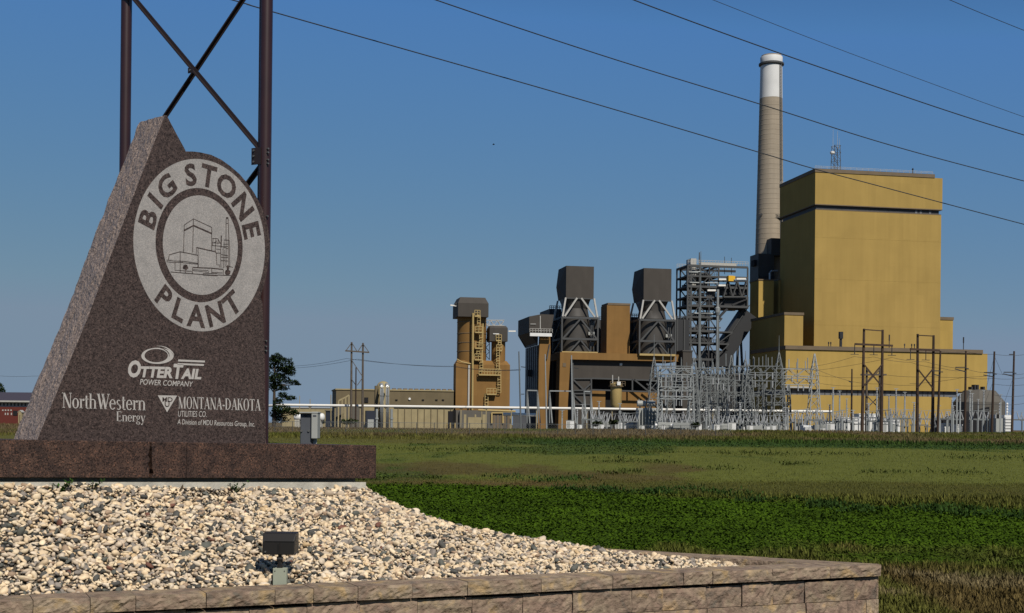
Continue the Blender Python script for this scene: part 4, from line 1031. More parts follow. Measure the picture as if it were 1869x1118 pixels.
# --- grey round-topped shed at the end of the hall
GF = Fr(1734, 440, A)
gs = thing('storage_shed', 'grey-brown many-sided shed with a door bay painted black for shade beyond the turbine hall', 'shed', GF)
xc = GF.x(1777, 12, 740); zt = GF.z(1760, 712, 8); r = (GF.x(1818, 12, 740)-GF.x(1736, 12, 740))/2
m = MB(); m.lathe(xc, r, [(r, 0), (r, zt-4), (r*.62, zt), (r*.1, zt+.4)], 12); m.build('wall', MT['silo_grey'], gs)
m = MB(); m.prism([(GF.x(1714,-1,780), 0), (xc-r*.2, 0), (xc-r*.2, zt*.62), (GF.x(1722,-1,780), zt*.30)], -.9, 6); m.build('door_shade_bay', MT['black'], gs)  # solid bay, the opening's shade painted on as black
m = MB()
for px in (1770, 1776, 1781, 1792): m.box(GF.x(px,r), GF.x(px+3,r), r-1, r+1, zt+.3, zt+random.uniform(1.2, 2.4))
m.build('roof_unit', MT['steel_dark'], gs, kind='stuff')

# --- absorbers: two grey hoods over braced dark vessels
def absorber(name, label, ox, oy, Y):
    fr = Fr(1033+ox, Y, A, 545+oy); q = lambda px, py, d=0: fr.p(px+ox, py+oy, d)
    t = thing(name, label, 'absorber tower', fr, 'absorber towers')
    a, b = q(1033, 484.5), q(1083.5, 484.5); zb = q(1033, 543).z; zt = a.z; w = b.x-a.x
    dep = 13.0; xl_ = -1.2
    # hood: square front, bulging left cheek
    m = MB(); ms = q(1020, 520, 3.0)
    pl_ = [(0,0),(w,0),(w+.2,dep),(0.3,dep)]
    m.box(0, w, 0, dep, zb, zt)
    m.build('hood', MT['hood'], t)
    m = MB(); zm_ = q(1033, 518).z; bu = -.85
    v = [(-.003,.05,zb),(-.003,.05,zt),(-.003,dep,zt),(-.003,dep,zb),(bu,dep*.8,zm_),(bu,dep,zm_)]
    m.add(v, [(0,4,1),(1,4,5,2),(4,0,3,5),(0,1,2,3),(2,5,3)]); m.build('cheek', MT['hood'], t)
    # funnel: square to round
    cx, cy = w/2-.4, dep/2-.5; zc = q(1033, 576).z; R = (q(1081,600).x-q(1028,600).x)/2
    m = MB(); n = 32; vs = []
    for i in range(n):
        th = 2*math.pi*i/n; c, s_ = math.cos(th), math.sin(th); k = 1/max(abs(c), abs(s_))
        vs.append((cx+(w/2-.3)*c*min(k,1.35)*.98, cy+(dep/2-.3)*s_*min(k,1.35)*.98, zb-.003))
    for i in range(n):
        th = 2*math.pi*i/n; vs.append((cx+R*.86*math.cos(th), cy+R*.86*math.sin(th), zb+(zc-zb)*.55))
    for i in range(n):
        th = 2*math.pi*i/n; vs.append((cx+R*.97*math.cos(th), cy+R*.97*math.sin(th), zc))
    m.add(vs, [(i, n+i, n+(i+1)%n, (i+1)%n) for i in range(n)] + [(n+i, 2*n+i, 2*n+(i+1)%n, n+(i+1)%n) for i in range(n)])
    m.build('funnel', MT['hood_dark'], t, smooth=True, autosmooth=30)
    zf = q(1033, 641).z
    m = MB(); m.lathe(cx, cy, [(R, zf), (R, zc-.1)], 36); m.build('vessel', MT['hood_dark'], t, smooth=True, autosmooth=40)
    # frame
    xa, xb = q(1025.5, 610, -.8).x, q(1091, 610, -.8).x; yb = dep+.5; yf = -.8
    zr = [q(1033, 579.5).z, q(1033, 618).z]
    for x in (xa, xb):
        for y in (yf, yb): m = MB(); m.bar((x, y, zf), (x, y, zr[0]), .58); m.build('column', MT['steel_grey'], t)
    for z in zr:
        m = MB(); m.bar((xa, yf, z), (xb, yf, z), .75); m.bar((xa, yb, z), (xb, yb, z), .75); m.bar((xa, yf, z), (xa, yb, z), .75); m.bar((xb, yf, z), (xb, yb, z), .75); m.build('ring_beam', MT['steel_grey'], t)
    xm = (xa+xb)/2+.2
    for x in (xa, xb):
        m = MB(); m.bar((xm, yf, zr[0]-.3), (xm+(x-xm)*.92, yf, zr[1]+.3), .6); m.build('brace', MT['steel_grey'], t)
        m = MB(); m.bar((xm, yf, zr[1]-.3), (xm+(x-xm)*.55, yf, zf+.1), .55); m.build('brace', MT['steel_grey'], t)
        m = MB(); m.bar((x, yf, zr[1]), (x, yb, zf), .5); m.bar((x, yb, zr[1]), (x, yf, zr[0]), .5); m.build('brace', MT['steel_grey'], t)
    # pale braces up to the hood
    for p, s_ in (((-.2, -.3, zb), (xa+.2, yf, zr[0]+.4)), ((w+.1, -.3, zb), (xb-.2, yf, zr[0]+.4)), ((cx-.8, -.35, zb), (xa+1.0, yf, zr[0]+.5)), ((cx+.9, -.35, zb), (xb-1.2, yf, zr[0]+.5)), ((w+.2, dep, zb), (xb, yb, zr[0])), ((-.2, dep, zb), (xa, yb, zr[0]))):
        m = MB(); m.bar(p, s_, .62); m.build('pale_brace', MT['steel_white'], t)
    m = MB(); m.box(-.1, w+.1, -.45, -.05, zb-.35, zb+.05); m.build('hood_edge', MT['steel_grey'], t)
    m = MB(); m.box(xb-3.2, xb-.7, 1.0, 4.0, q(1085, 611).z, q(1085, 605).z); m.build('junction_box', MT['cab_light'], t)
    m = MB(); m.bar((xb-2.2, 1, zf), (xb-2.2, 1, q(1085, 585).z), .35); m.bar((xb-1, 1, zf), (xb-1.6, 1, q(1085, 585).z), .3); m.build('ladder', MT['steel_grey'], t)
    m = MB(); m.box(xa, xb, yf-.5, yb, zf-.75, zf-.003); m.build('deck', MT['yellow'], t)
    return t
absorber('absorber_tower', 'grey-hooded absorber tower standing between the ochre box and the left silos', 0, 0, 497)
absorber('absorber_tower', 'grey-hooded absorber tower next to the open steel framework', 141.6, 4.2, 500)
OB = Fr(1107.5, 505, A)
t, x0, x1, zb, zt = simple_block('stair_tower', 'plain ochre block standing between the two grey absorber towers', 'stair tower', OB, (1107.5, 1149.5, 556, 645, 0, 9), 'orange', roof=0)
MB().box(-.15, x1+.15, -.15, 9.15, zt+.003, zt+.8).build('roof', MT['fascia'], t)
# dark works between and behind
def dark_block(label, fr, spec, name='plant_block', m_='steel_dark'):
    t = thing(name, label, 'plant block', fr); m = MB(); x0, x1, zb, zt = block(m, fr, *spec); m.build('housing', MT[m_], t)
    m = MB(); rail(m, x0, x1, spec[4], zt, 1.2, 6, .2); m.build('rail', MT['steel_grey'], t)
    for k in range(2):
        m = MB(); xx = x0+(x1-x0)*(.3+.4*k); m.bar((xx, spec[4]-.2, zb), (xx, spec[4]-.2, zt), .5); m.build('column', MT['steel_grey'], t)
    return t
dark_block('dark block of plant behind the first absorber tower, nearest the silos', Fr(1004, 520, A), (1002, 1024, 563, None, 0, 18))
dark_block('dark works in the gap between the ochre block and the first absorber tower', Fr(1085, 522, A), (1085, 1112, 583, 645, 0, 14))
dark_block('dark works in the gap between the ochre block and the second absorber tower', Fr(1150, 522, A), (1150, 1172, 578, 648, 0, 14))
dark_block('dark works between the second absorber tower and the steel framework', Fr(1226, 528, A), (1226, 1258, 582, 652, 0, 16))

# --- ochre process building under the absorbers
PF = Fr(1021, 494, A)
pb = thing('process_building', 'ochre and grey process building that carries the absorber towers', 'process building', PF)
q = lambda px, py, d=0: PF.p(px, py, d)
xr = q(1240, 650).x; zt = q(1021, 642.3).z; zb = q(1021, 655).z
MB().box(0, xr, 0, 17, zb, zt).build('head_beam', MT['orange'], pb)
lg = [(0,zb-.003)] ; m = MB()
m.prism([(q(1019,775).x, 0), (q(1036,775).x, 0), (q(1036.5,735).x, q(1036,735).z), (q(1041,660).x, zb-.003), (0, zb-.003)], 0, 6); m.build('column', MT['orange'], pb)
MB().box(q(1027,667).x, q(1033,667).x, -.15, -.01, q(1027,669).z, q(1027,662).z).build('hatch', MT['fascia'], pb)
MB().box(q(1045,650,2).x, q(1195,650,2).x, 2, 16, q(1045,690,2).z, zb-.003).build('grey_panel', MT['hood'], pb)
MB().box(q(1131,664,1.9).x, q(1135.5,664,1.9).x, 1.7, 1.99, q(1131,666.5,1.9).z, q(1131,662.5,1.9).z).build('light_box', MT['white'], pb)
MB().box(q(1045,690,2).x, q(1079,690,2).x, 2.1, 14, 0, q(1045,690.2,2).z).build('grey_bay', MT['hood'], pb)
m = MB()
for py in (690.5, 712, 718, 738): m.bar(q(1045,py,1.7), q(1079,py,1.7), .5)
for a, b in (((1046,692),(1065,711)),((1047,720),(1066,738)),((1078,700),(1066,711)),((1046,712),(1046,765)),((1079,690),(1079,765))): m.bar(q(*a,1.7), q(*b,1.7), .55)
m.build('bay_frame', MT['steel_grey'], pb)
MB().box(q(1080,700,9).x, q(1215,700,9).x, 9, 16, 0, q(1080,690,9).z).build('painted_recess_shade', MT['black'], pb)  # black block puts the recess's shade into its colour
m = MB()
for a, b in (((1079,690),(1200,694)),((1154,692),(1154,712)),((1157,692),(1185,715)),((1080,711),(1200,715)),((1180,700),(1225,735))): m.bar(q(*a,2.2), q(*b,2.2), .55)
m.build('recess_frame', MT['steel_grey'], pb)
MB().box(q(1079.5,712,4).x, q(1105,712,4).x, 4, 8.9, q(1080,745,4).z, q(1080,712.5,4).z).build('low_wall', MT['orange'], pb)
MB().box(q(1133,715,6).x, q(1200,712,6).x, 6, 8.9, q(1133,745,6).z, q(1133,712.5,6).z).build('low_wall', MT['orange'], pb)
MB().box(q(1077,760,1).x, q(1090,760,1).x, 1, 8, 0, q(1078,744,1).z).build('pier', MT['silo_grey'], pb)
m = MB(); m.bar(q(1045,655,1.5), q(1045,765,1.5), .6); m.build('downpipe', MT['steel_grey'], pb)
TK = Fr(1124, 486, A)
tk = thing('process_tank', 'cream upright tank with a railed platform in front of the dark recess', 'tank', TK)
r = (TK.x(1134,0,720)-TK.x(1114,0,720))/2; za, zb = TK.z(1124,741), TK.z(1124,701)
m = MB(); m.lathe(0, 0, [(r*.5, za-1), (r, za+.5), (r, zb), (r*.6, zb+.6)], 24); m.build('shell', MT['yellow'], tk, smooth=True, autosmooth=40)
m = MB(); m.lathe(0, 0, [(r*.99, zb-1.0), (r*1.35, zb-.9), (r*1.35, zb-.6), (r*.99, zb-.5)], 16); rail(m, -r*1.35, r*1.35, -r, zb-.6, 1.6, 5, .15); m.build('platform', MT['fascia'], tk)
m = MB(); m.box(-.5, .8, -r*1.5, -r*1.36, zb-.4, zb+.9); m.build('light_box', MT['white'], tk)
m = MB(); 
for px, py in ((1118,684),(1129,687)): m.cyl(TK.p(px,701), TK.p(px,py), .22, n=6)
m.build('vent_pipe', MT['steel_white'], tk)
m = MB(); 
for x in (-r*.8, r*.8): m.bar((x,0,0),(x,0,za),.5)
m.build('leg', MT['steel_grey'], tk)

# --- dark transfer house on the left of the absorbers
TF = Fr(964, 488, A)
tf = thing('transfer_house', 'dark overhanging transfer house on an ochre column beside the small silo', 'transfer house', TF)
q = lambda px, py, d=0: TF.p(px, py, d)
dl = TF.side(965, 944); x1 = q(1011, 600).x
zt, zb = q(965, 581).z, q(965, 606).z
m = MB(); n0 = [(0,0,zb),(x1-1.2,0,zb),(x1,0,q(1011,574).z),(q(988,573).x,0,q(988,573).z),(0,0,q(965,577).z)]
bk = [(a[0], dl, a[2]) for a in n0]
m.add(n0+bk, [tuple(range(5)), tuple(range(9,4,-1))] + [(i, i+5, (i+1)%5+5, (i+1)%5) for i in range(5)]); m.build('hood', MT['hood'], tf)
m = MB(); m.add([(0,0,zb-.003),(x1-6,0,zb-.003),(x1-6,dl,zb-.003),(0,dl,zb-.003),(4.0,3,q(975,628).z),(x1-6,3,q(975,628).z),(x1-6,max(dl-1,24),q(975,628).z),(4.0,max(dl-1,24),q(975,628).z)], [(0,1,5,4),(1,2,6,5),(2,3,7,6),(3,0,4,7),(4,5,6,7)]); m.build('hopper', MT['steel_dark'], tf)
MB().box(q(967,610,-.2).x, q(1007,610,-.2).x, -.5, -.02, q(967,613,-.2).z, q(967,607,-.2).z).build('white_band', MT['white'], tf)
m = MB(); rail(m, q(967,606,-.5).x, q(1008,606,-.5).x, -.6, q(967,606,-.5).z, 1.4, 8, .14); m.bar(q(986,606,-.2), q(986,576,-.2), .3); m.bar(q(968,591,-.2), q(978,591,-.2), .25); m.build('rail', MT['steel_white'], tf)
m = MB(); m.box(4.2, q(998,680,4).x, 4, 27, 0, q(975,628).z-.003); bd = m.build('dark_wall', MT['cab_dark'], tf)
for i in range(6):
    d_ = 4+22*i/6; MB().box(4.02, 4.19, d_, d_+.35, 0, q(975,630).z).build('rib', MT['steel_dark'], bd)
m = MB(); m.prism([(q(982,770,2).x, 0), (q(997,770,2).x, 0), (q(1005,640,2).x, q(1005,640,2).z), (q(1004,613,2).x, zb-.1), (q(986,613,2).x, zb-.1), (q(983.5,655,2).x, q(983,655,2).z)], 2, 3.9); m.build('ochre_column', MT['orange'], tf)
m = MB(); m.bar(q(1003,628,1.5), q(998,655,1.5), .4); m.build('strut', MT['steel_grey'], tf)
m = MB(); m.bar(q(941,604,-1), q(928,604,-1), .45); m.build('white_pipe', MT['white_pipe'], tf)
MB().box(2.4, 4.18, 14, 17, q(958,684,3).z, q(958,672,3).z).build('motor', MT['steel_dark'], tf)

# --- silo block
SF_ = Fr(831, 470, A)
sb = thing('silo_building', 'ochre silo building with dark hoods on a large and a small silo', 'silo building', SF_)
q = lambda px, py, d=0: SF_.p(px, py, d)
x1 = q(930.5, 710).x; zt = q(831, 664).z; dS = SF_.side(831, 826)
m = MB(); m.add([(0,0,0),(x1,0,0),(x1,dS,0),(0,dS,0),(0,0,zt),(x1,0,zt),(x1,dS,zt),(0,dS,zt)], [(0,1,5,4),(1,2,6,5),(2,3,7,6),(3,0,4,7)]); 
zc = q(831, 656).z
m.add([(0,0,zt),(x1,0,zt),(x1,dS,zt),(0,dS,zt),(.9,2.2,zc),(x1-.9,2.2,zc),(x1-.9,dS-.5,zc),(.9,dS-.5,zc)], [(0,1,5,4),(1,2,6,5),(2,3,7,6),(3,0,4,7),(4,5,6,7)])
m.build('wall', MT['orange'], sb)
Rb = (q(888,620,5).x-q(835.5,620,5).x)/2; cb = (q(888,620,5).x+q(835.5,620,5).x)/2; yb = Rb+1.0
zs1 = q(836, 577, yb).z
m = MB(); m.lathe(cb, yb, [(Rb, zc-1), (Rb, zs1)], 36); si = m.build('large_silo', MT['orange'], sb, smooth=True, autosmooth=40)
for py in (586, 607, 624, 640):
    z_ = q(850, py, 1).z; m = MB(); m.lathe(cb, yb, [(Rb+.01, z_-.14), (Rb+.12, z_-.08), (Rb+.12, z_+.08), (Rb+.01, z_+.14)], 36); m.build('hoop', MT['fascia'], si)
h0, h1 = q(836, 560).x, q(891.5, 560).x; z0_, z1_ = q(836, 577).z, q(836, 541).z
m = MB(); m.add([(h0,-.3,z0_),(h1,-.3,z0_),(h1,2*Rb+2,z0_),(h0,2*Rb+2,z0_),(h0,-.3,z1_-2.2),(h1,-.3,z1_-2.2),(h1,2*Rb+2,z1_-2.2),(h0,2*Rb+2,z1_-2.2),(h0+1,1.2,z1_),(h1-1,1.2,z1_),(h1-1,2*Rb,z1_),(h0+1,2*Rb,z1_)],
    [(0,3,2,1),(0,1,5,4),(1,2,6,5),(2,3,7,6),(3,0,4,7),(4,5,9,8),(5,6,10,9),(6,7,11,10),(7,4,8,11),(8,9,10,11)]); m.build('large_hood', MT['hood'], sb)
Rs = (q(921.5,645,4).x-q(896.5,645,4).x)/2; cs = (q(921.5,645,4).x+q(896.5,645,4).x)/2; ysm = Rs+1.0; zss = q(897, 622, ysm).z
m = MB(); m.lathe(cs, ysm, [(Rs, zc-1), (Rs, zss)], 28); m.build('small_silo', MT['orange'], sb, smooth=True, autosmooth=40)
h0, h1 = q(894, 610).x, q(927, 610).x; z0_, z1_ = q(894, 622).z, q(894, 593.5).z
m = MB(); m.add([(h0,.3,z0_),(h1,.3,z0_),(h1,2*Rs+1.5,z0_),(h0,2*Rs+1.5,z0_),(h0,.3,z1_-.8),(h1,.3,z1_-.8),(h1,2*Rs+1.5,z1_-.8),(h0,2*Rs+1.5,z1_-.8),(h0+.5,1,z1_),(h1-.5,1,z1_),(h1-.5,2*Rs+1,z1_),(h0+.5,2*Rs+1,z1_)],
    [(0,3,2,1),(0,1,5,4),(1,2,6,5),(2,3,7,6),(3,0,4,7),(4,5,9,8),(5,6,10,9),(6,7,11,10),(7,4,8,11),(8,9,10,11)]); m.build('small_hood', MT['hood'], sb)
MB().box(q(900,608,.1).x, q(911,608,.1).x, .0, .28, q(900,609.5,.1).z, q(900,608,.1).z).build('lamp', MT['white'], sb)
for pa, pb2, r_, nm in (((863.5,571),(862,748),.38,'vent_pipe'),((881.5,590),(879.5,664),.28,'vent_pipe')):
    m = MB(); m.cyl(q(*pa,-.9), q(*pb2,-.9), r_, n=8); m.build(nm, MT['yellow'], sb)
def plat(px0, px1, py, d=-1.0, h=1.9):
    m = MB(); a, b = q(px0, py, d), q(px1, py, d); m.box(a.x, b.x, d-.4, d+1.6, a.z-.45, a.z); rail(m, a.x, b.x, d-.3, a.z, h, max(2, int((px1-px0)/5)), .2); m.build('platform', MT['yellow'], sb)
def lad(px, py0, py1, d=-.7, w=1.1):
    m = MB(); a, b = q(px, py0, d), q(px, py1, d)
    for s_ in (-w/2, w/2): m.bar((a.x+s_, d, a.z), (b.x+s_, d, b.z), .22)
    n = max(3, int(abs(b.z-a.z)/.9))
    for i in range(n):
        z_ = b.z+(a.z-b.z)*i/n; m.bar((a.x-w/2, d, z_), (a.x+w/2, d, z_), .25)
        if i % 2: m.bar((a.x-w/2, d-.8, z_), (a.x+w/2, d-.8, z_), .2)
    m.build('ladder', MT['yellow'], sb)
for a in ((866,876,575.5),(867,880,605),(867,881,634),(866,879,655)): plat(*a)
lad(874,575,594); lad(878,605,632); lad(873,636,650); lad(878.5,656,676)
plat(874,914,682.5,-1.6); plat(888,906,718,-1.6); lad(909,634,682,-1.2); lad(911.5,683,716,-1.2); lad(888,718,745,-1.2)
plat(905,915,620,0); lad(912,620,634,-.4); plat(906,916,638.5,-.4)
m = MB(); m.cyl(q(872.3,577,-.5), q(872.3,574,-.5), .8, n=10); m.build('light', MT['yellow'], sb)
m = MB()
pz = [q(834,655,-.2), q(842,660,-.2), q(855,663,-.2), q(862,664,-.2)]; m.tube(pz, .22, 6); m.build('hose', MT['yellow'], sb)
m = MB(); m.bar(q(856,666,-.3), q(855,745,-.3), .6); m.build('cable_tray', MT['steel_white'], sb)
m = MB(); m.bar(q(835,558,3), q(822,556.5,3), .45); m.build('white_pipe', MT['white_pipe'], sb)
MB().box(q(830,554,3).x, q(834.5,554,3).x, 2.5, 3.5, q(830,556,3).z, q(830,552,3).z).build('motor', MT['steel_dark'], sb)
# lattice conveyor mast between the silos
lm = thing('lattice_mast', 'white lattice mast with a bracket arm between the two silos', 'lattice mast', SF_)
m = MB(); a, b = q(890, 656, 7), q(890, 590, 7); w = 1.3
for sx in (-w/2, w/2): m.bar((a.x+sx, 7, a.z), (b.x+sx, 7, b.z), .22)
for i in range(9):
    z0_, z1_ = a.z+(b.z-a.z)*i/9, a.z+(b.z-a.z)*(i+1)/9; s_ = 1 if i % 2 else -1
    m.bar((a.x-s_*w/2, 7, z0_), (a.x+s_*w/2, 7, z1_), .2)
m.build('mast', MT['steel_white'], lm)
m = MB(); c0, c1 = q(889, 584, 7), q(920, 584, 7); m.truss(c0-Vector((0,0,1)), c1-Vector((0,0,1)), 1, 2, 5, .22); m.build('arm', MT['steel_white'], lm)

# --- buildings at the foot of the silo block
FB = Fr(832, 452, A)
fb_ = thing('loading_bay', 'low brown loading building with a pale door at the foot of the silos', 'loading building', FB)
q = lambda px, py, d=0: FB.p(px, py, d)
x1 = q(934, 760).x
MB().box(0, x1, 0, 8, 0, q(832, 748).z).build('wall', MT['silo_grey'], fb_)
MB().box(q(854,765).x, q(879,765).x, -.2, -.01, 0, q(854,761).z).build('door', MT['low_pale'], fb_)
for a in ((846,851),(866,869),(880.5,886)): MB().box(q(a[0],760).x, q(a[1],760).x, -.2, -.01, q(a[0],761).z if a[0] == 866 else 0, q(a[0],756).z).build('pale_panel', MT['low_pale'], fb_)
for px in (822, 842.5): MB().box(q(px-4,760,-1).x, q(px+4,760,-1).x, -1.5, -.3, 0, q(px,750,-1).z).build('cupboard', MT['black'] if px < 830 else MT['silo_grey'], fb_)
for px in (897.5, 918): m = MB(); m.bar(q(px,753,-.5), q(px,772,-.5), .5); m.build('post', MT['yellow'], fb_)
m = MB(); m.bar(q(897,753,-.5), q(934,753,-.5), .4); m.build('beam', MT['yellow'], fb_)
for i in range(5): MB().box(q(900+i*6.5,765).x, q(904+i*6.5,765).x, -.15, -.01, 0, q(900,757).z).build('panel', MT['fascia'], fb_)
for px in (815.5, 822, 830.5):
    f_ = Fr(px, 430, 0); b_ = thing('bollard', {815.5:'yellow bollard nearest the workshop in the row of three before the loading building', 822:'middle yellow bollard in the row of three before the loading building', 830.5:'yellow bollard nearest the loading bay door in the row of three'}[px], 'bollard', f_, 'yellow bollards by the loading building')
    m = MB(); m.cyl((0,0,0),(0,0,1.9),.22,n=10); m.lathe(0,0,[(.22,1.9),(.15,2.05),(.02,2.1)],10); m.build('post', MT['yellow'], b_)

# --- long low building on the left with round tower and silver ducts
LB = Fr(613, 462, A)
lb = thing('workshop_building', 'long olive-brown workshop with pale lower panels left of the silos', 'workshop', LB)
q = lambda px, py, d=0: LB.p(px, py, d)
x1 = q(828, 730).x; zt = q(613, 711).z; zb = q(613, 740).z
MB().box(0, x1, 0, 24, zb, zt).build('upper_wall', MT['low_wall'], lb)
xs_d = q(660, 750).x
MB().box(0, xs_d, .3, 24, 0, zb-.003).build('dark_bay', MT['silo_grey'], lb)  # end bay of the lower wall, in darker siding
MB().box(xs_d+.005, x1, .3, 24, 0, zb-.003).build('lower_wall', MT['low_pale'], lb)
MB().box(-.3, x1, -.3, 24.3, zt+.003, zt+.45).build('parapet', MT['low_pale'], lb)
for i in range(11):
    px = 716+i*10.2; a = q(px, 706, 2); MB().box(a.x, a.x+1.3, 1.5, 3, zt+.46, zt+.9).build('roof_vent', MT['fascia'], lb)
for i in range(9):
    px = 726+i*12; MB().box(q(px,755,.2).x, q(px,755,.2).x+.25, .02, .29, 0, zb-.1).build('panel_joint', MT['low_wall'], lb)
for px in (723, 771.5, 796, 808): MB().box(q(px,731).x-.3, q(px,731).x+.5, -.3, -.01, q(px,730.5).z, q(px,728.5).z).build('lamp', MT['black'], lb)
m = MB(); c = q(747.5, 727.5); m.cyl((c.x,-.45,c.z),(c.x,-.01,c.z),.42,n=14); m.build('round_lamp', MT['white'], lb)
MB().box(q(720,735).x, x1, -.4, -.01, zb-.1, zb+.25).build('ledge', MT['fascia'], lb)
MB().box(q(665,728).x, q(672,728).x, -.3, -.01, q(665,734).z, q(665,725).z).build('window', MT['black'], lb)
RT = Fr(699, 452, A)
rt = thing('round_tower', 'domed tan tower rising from the workshop behind two silver ducts', 'tower', RT)
R = (RT.x(711.5,0,710)-RT.x(687,0,710))/2; z0_ = RT.z(699, 707); z1_ = RT.z(699, 695)
m = MB(); m.lathe(0, R*.2, [(R,0),(R,z0_)]+[(R*math.cos(t), z0_+(z1_-z0_)*math.sin(t)) for t in (.3,.6,.9,1.2,1.45)], 24); m.build('shell', MT['low_pale'], rt, smooth=True, autosmooth=50)
MB().box(RT.x(683.5,0,722), RT.x(689,0,722), -R-.5, 0, 0, RT.z(684, 704)).build('side_bay', MT['low_wall'], rt)
for px, l in ((696.3, 'silver duct bending over on the tower, the one nearer the pole pair'), (706.5, 'silver duct bending over on the tower, the one nearer the silos')):
    f_ = Fr(px, 444, A); d_ = thing('silver_duct', l, 'duct', f_, 'silver ducts on the domed tower'); r_ = 3.3/F*444
    zt_ = f_.z(px, 708); pts = [(0,0,0),(0,0,zt_-.2)]+[(0, 1.6-1.6*math.cos(t), zt_+1.2*math.sin(t)) for t in (.4,.8,1.2,1.57)]+[(0,3.5,zt_+1.2)]
    m = MB(); m.tube(pts, r_*.95, 14); m.build('duct', MT['silver'], d_, smooth=True)
    m = MB()
    for py in (722, 737, 752): z_ = f_.z(px, py); m.lathe(0,0,[(r_*1.0,z_-.1),(r_*1.1,z_-.08),(r_*1.1,z_+.08),(r_*1.0,z_+.1)],14)
    m.build('flange', MT['galv'], d_)
for px, l in ((687.5, 'short silver stub pipe beside the ducts, next to the navy container'), (714.5, 'short silver stub pipe beside the ducts, next to the pale panels')):
    f_ = Fr(px, 443, A); d_ = thing('stub_pipe', l, 'pipe', f_); m = MB(); m.cyl((0,0,0),(0,0,f_.z(px,746)),.42,n=10); m.cyl((0,0,f_.z(px,765)),(0,0,f_.z(px,762)),.62,n=10); m.build('pipe', MT['galv_light'], d_)
NC = Fr(668, 440, A)
t = thing('navy_container', 'navy blue container under the white pipe beside the silver ducts', 'container', NC)
MB().box(0, NC.x(685,0,758), 0, 4, .5, NC.z(668, 749)).build('body', MT['blue_dark'], t); MB().box(NC.x(671.5), NC.x(682.5), -.8, -.01, 0, NC.z(672,765)).build('skid', MT['cab_light'], t)
# canopy posts at the end of the workshop
cp = thing('canopy_frame', 'row of pale canopy posts with a sloping beam at the end of the workshop', 'canopy', LB)
tops = [(618,731),(624.5,727.5),(631,724.5),(637,720.5)]
for px, py in tops+[(640.5,740),(628,741)]:
    m = MB(); m.bar(q(px,py,-6), (q(px,py,-6).x,-6,0), .42); m.build('post', MT['low_pale'], cp)
m = MB()
for a, b in zip(tops[:-1], tops[1:]): m.bar(q(*a,-6), q(*b,-6), .5)
m.build('beam', MT['low_pale'], cp)

# --- open steel framework with decks
FW = Fr(1254, 535, A)
fw = thing('steel_framework', 'open dark steel framework of columns, decks and bracing beside the boiler house', 'framework', FW)
q = lambda px, py, d=0: FW.p(px, py, d)
cols = [1254.5, 1261, 1276, 1294, 1311, 1364]
lev = [484, 503, 522, 541, 557, 578, 603, 625, 655]
DW = 14
zc = [q(1254, py).z for py in lev]; xs2 = [q(px, 560).x for px in cols]
for i, x in enumerate(xs2):
    for y in ((0, DW) if i != 5 else (0,)):
        top = zc[0] if i < 5 else zc[0]; bot = 0 if i < 5 else zc[4]
        m = MB(); m.bar((x, y, bot), (x, y, top), .55); m.build('column', MT['steel_grey'] if y == 0 and i != 3 else MT['steel_dark'], fw)
for k, z_ in enumerate(zc):
    xe = xs2[5] if k < 5 else xs2[4]
    for y in (0, DW): m = MB(); m.bar((xs2[0], y, z_), (xe, y, z_), .6, .7 if k % 2 else .9); m.build('beam', MT['steel_grey'] if y == 0 else MT['steel_dark'], fw)
    m = MB()
    for x in xs2[:5]: m.bar((x, 0, z_), (x, DW, z_), .6)
    m.build('cross_beam', MT['steel_dark'], fw)
    if k not in (0, 8):
        m = MB(); m.box(xs2[0 if k % 2 else 1], xs2[4 if k != 3 else 3], .6, DW-.6, z_+.1, z_+.4); m.build('deck', MT['steel_dark'], fw)
        m = MB(); rail(m, xs2[0], xs2[4], -.1, z_+.4, 1.2, 14, .13); m.build('deck_rail', MT['steel_grey'], fw)
for k in range(len(zc)-1):
    for i in range(4):
        a, b = (i, i+1) if (i+k) % 2 else (i+1, i)
        m = MB(); m.bar((xs2[a], 0, zc[k+1]), (xs2[b], 0, zc[k]), .35); m.build('brace', MT['steel_grey'], fw)
        if i in (1, 3): m = MB(); m.bar((xs2[b], DW, zc[k+1]), (xs2[a], DW, zc[k]), .4); m.build('brace', MT['steel_dark'], fw)
m = MB()
for i in range(9): 
    z0_, z1_ = q(1254, 484+i*14).z, q(1254, 484+(i+1)*14).z; m.bar((xs2[0], 0, z0_), (xs2[1], 0, z1_), .4); m.bar((xs2[1], 0, z0_), (xs2[0], 0, z1_), .4)
m.build('stair_bracing', MT['steel_grey'], fw)
rq = random.Random(21)
for i in range(30):
    k = rq.choice([1,2,3,4,5,6,7]); x = rq.uniform(xs2[0]+1, xs2[4]-3); w_, h_ = rq.uniform(1.2, 4.5), rq.uniform(.9, 2.6); y_ = rq.uniform(1, 9)
    MB().box(x, min(x+w_, xs2[4]+2), y_, y_+rq.uniform(1.5, 4), zc[k]+.41, zc[k]+.41+h_).build('equipment_box', MT[rq.choice(['steel_dark','steel_dark','steel_grey','hood_dark'])], fw)
for i in range(12):
    k = rq.choice([1,2,3,5,6]); x = rq.uniform(xs2[0], xs2[3]); m = MB(); m.cyl((x, -.4, zc[k]+1.5), (x+rq.uniform(3, 8), -.4, zc[k]+1.5+rq.uniform(-.4,.4)), .28, n=6); m.build('pipe_run', MT[rq.choice(['steel_grey','steel_dark','galv_light'])], fw)
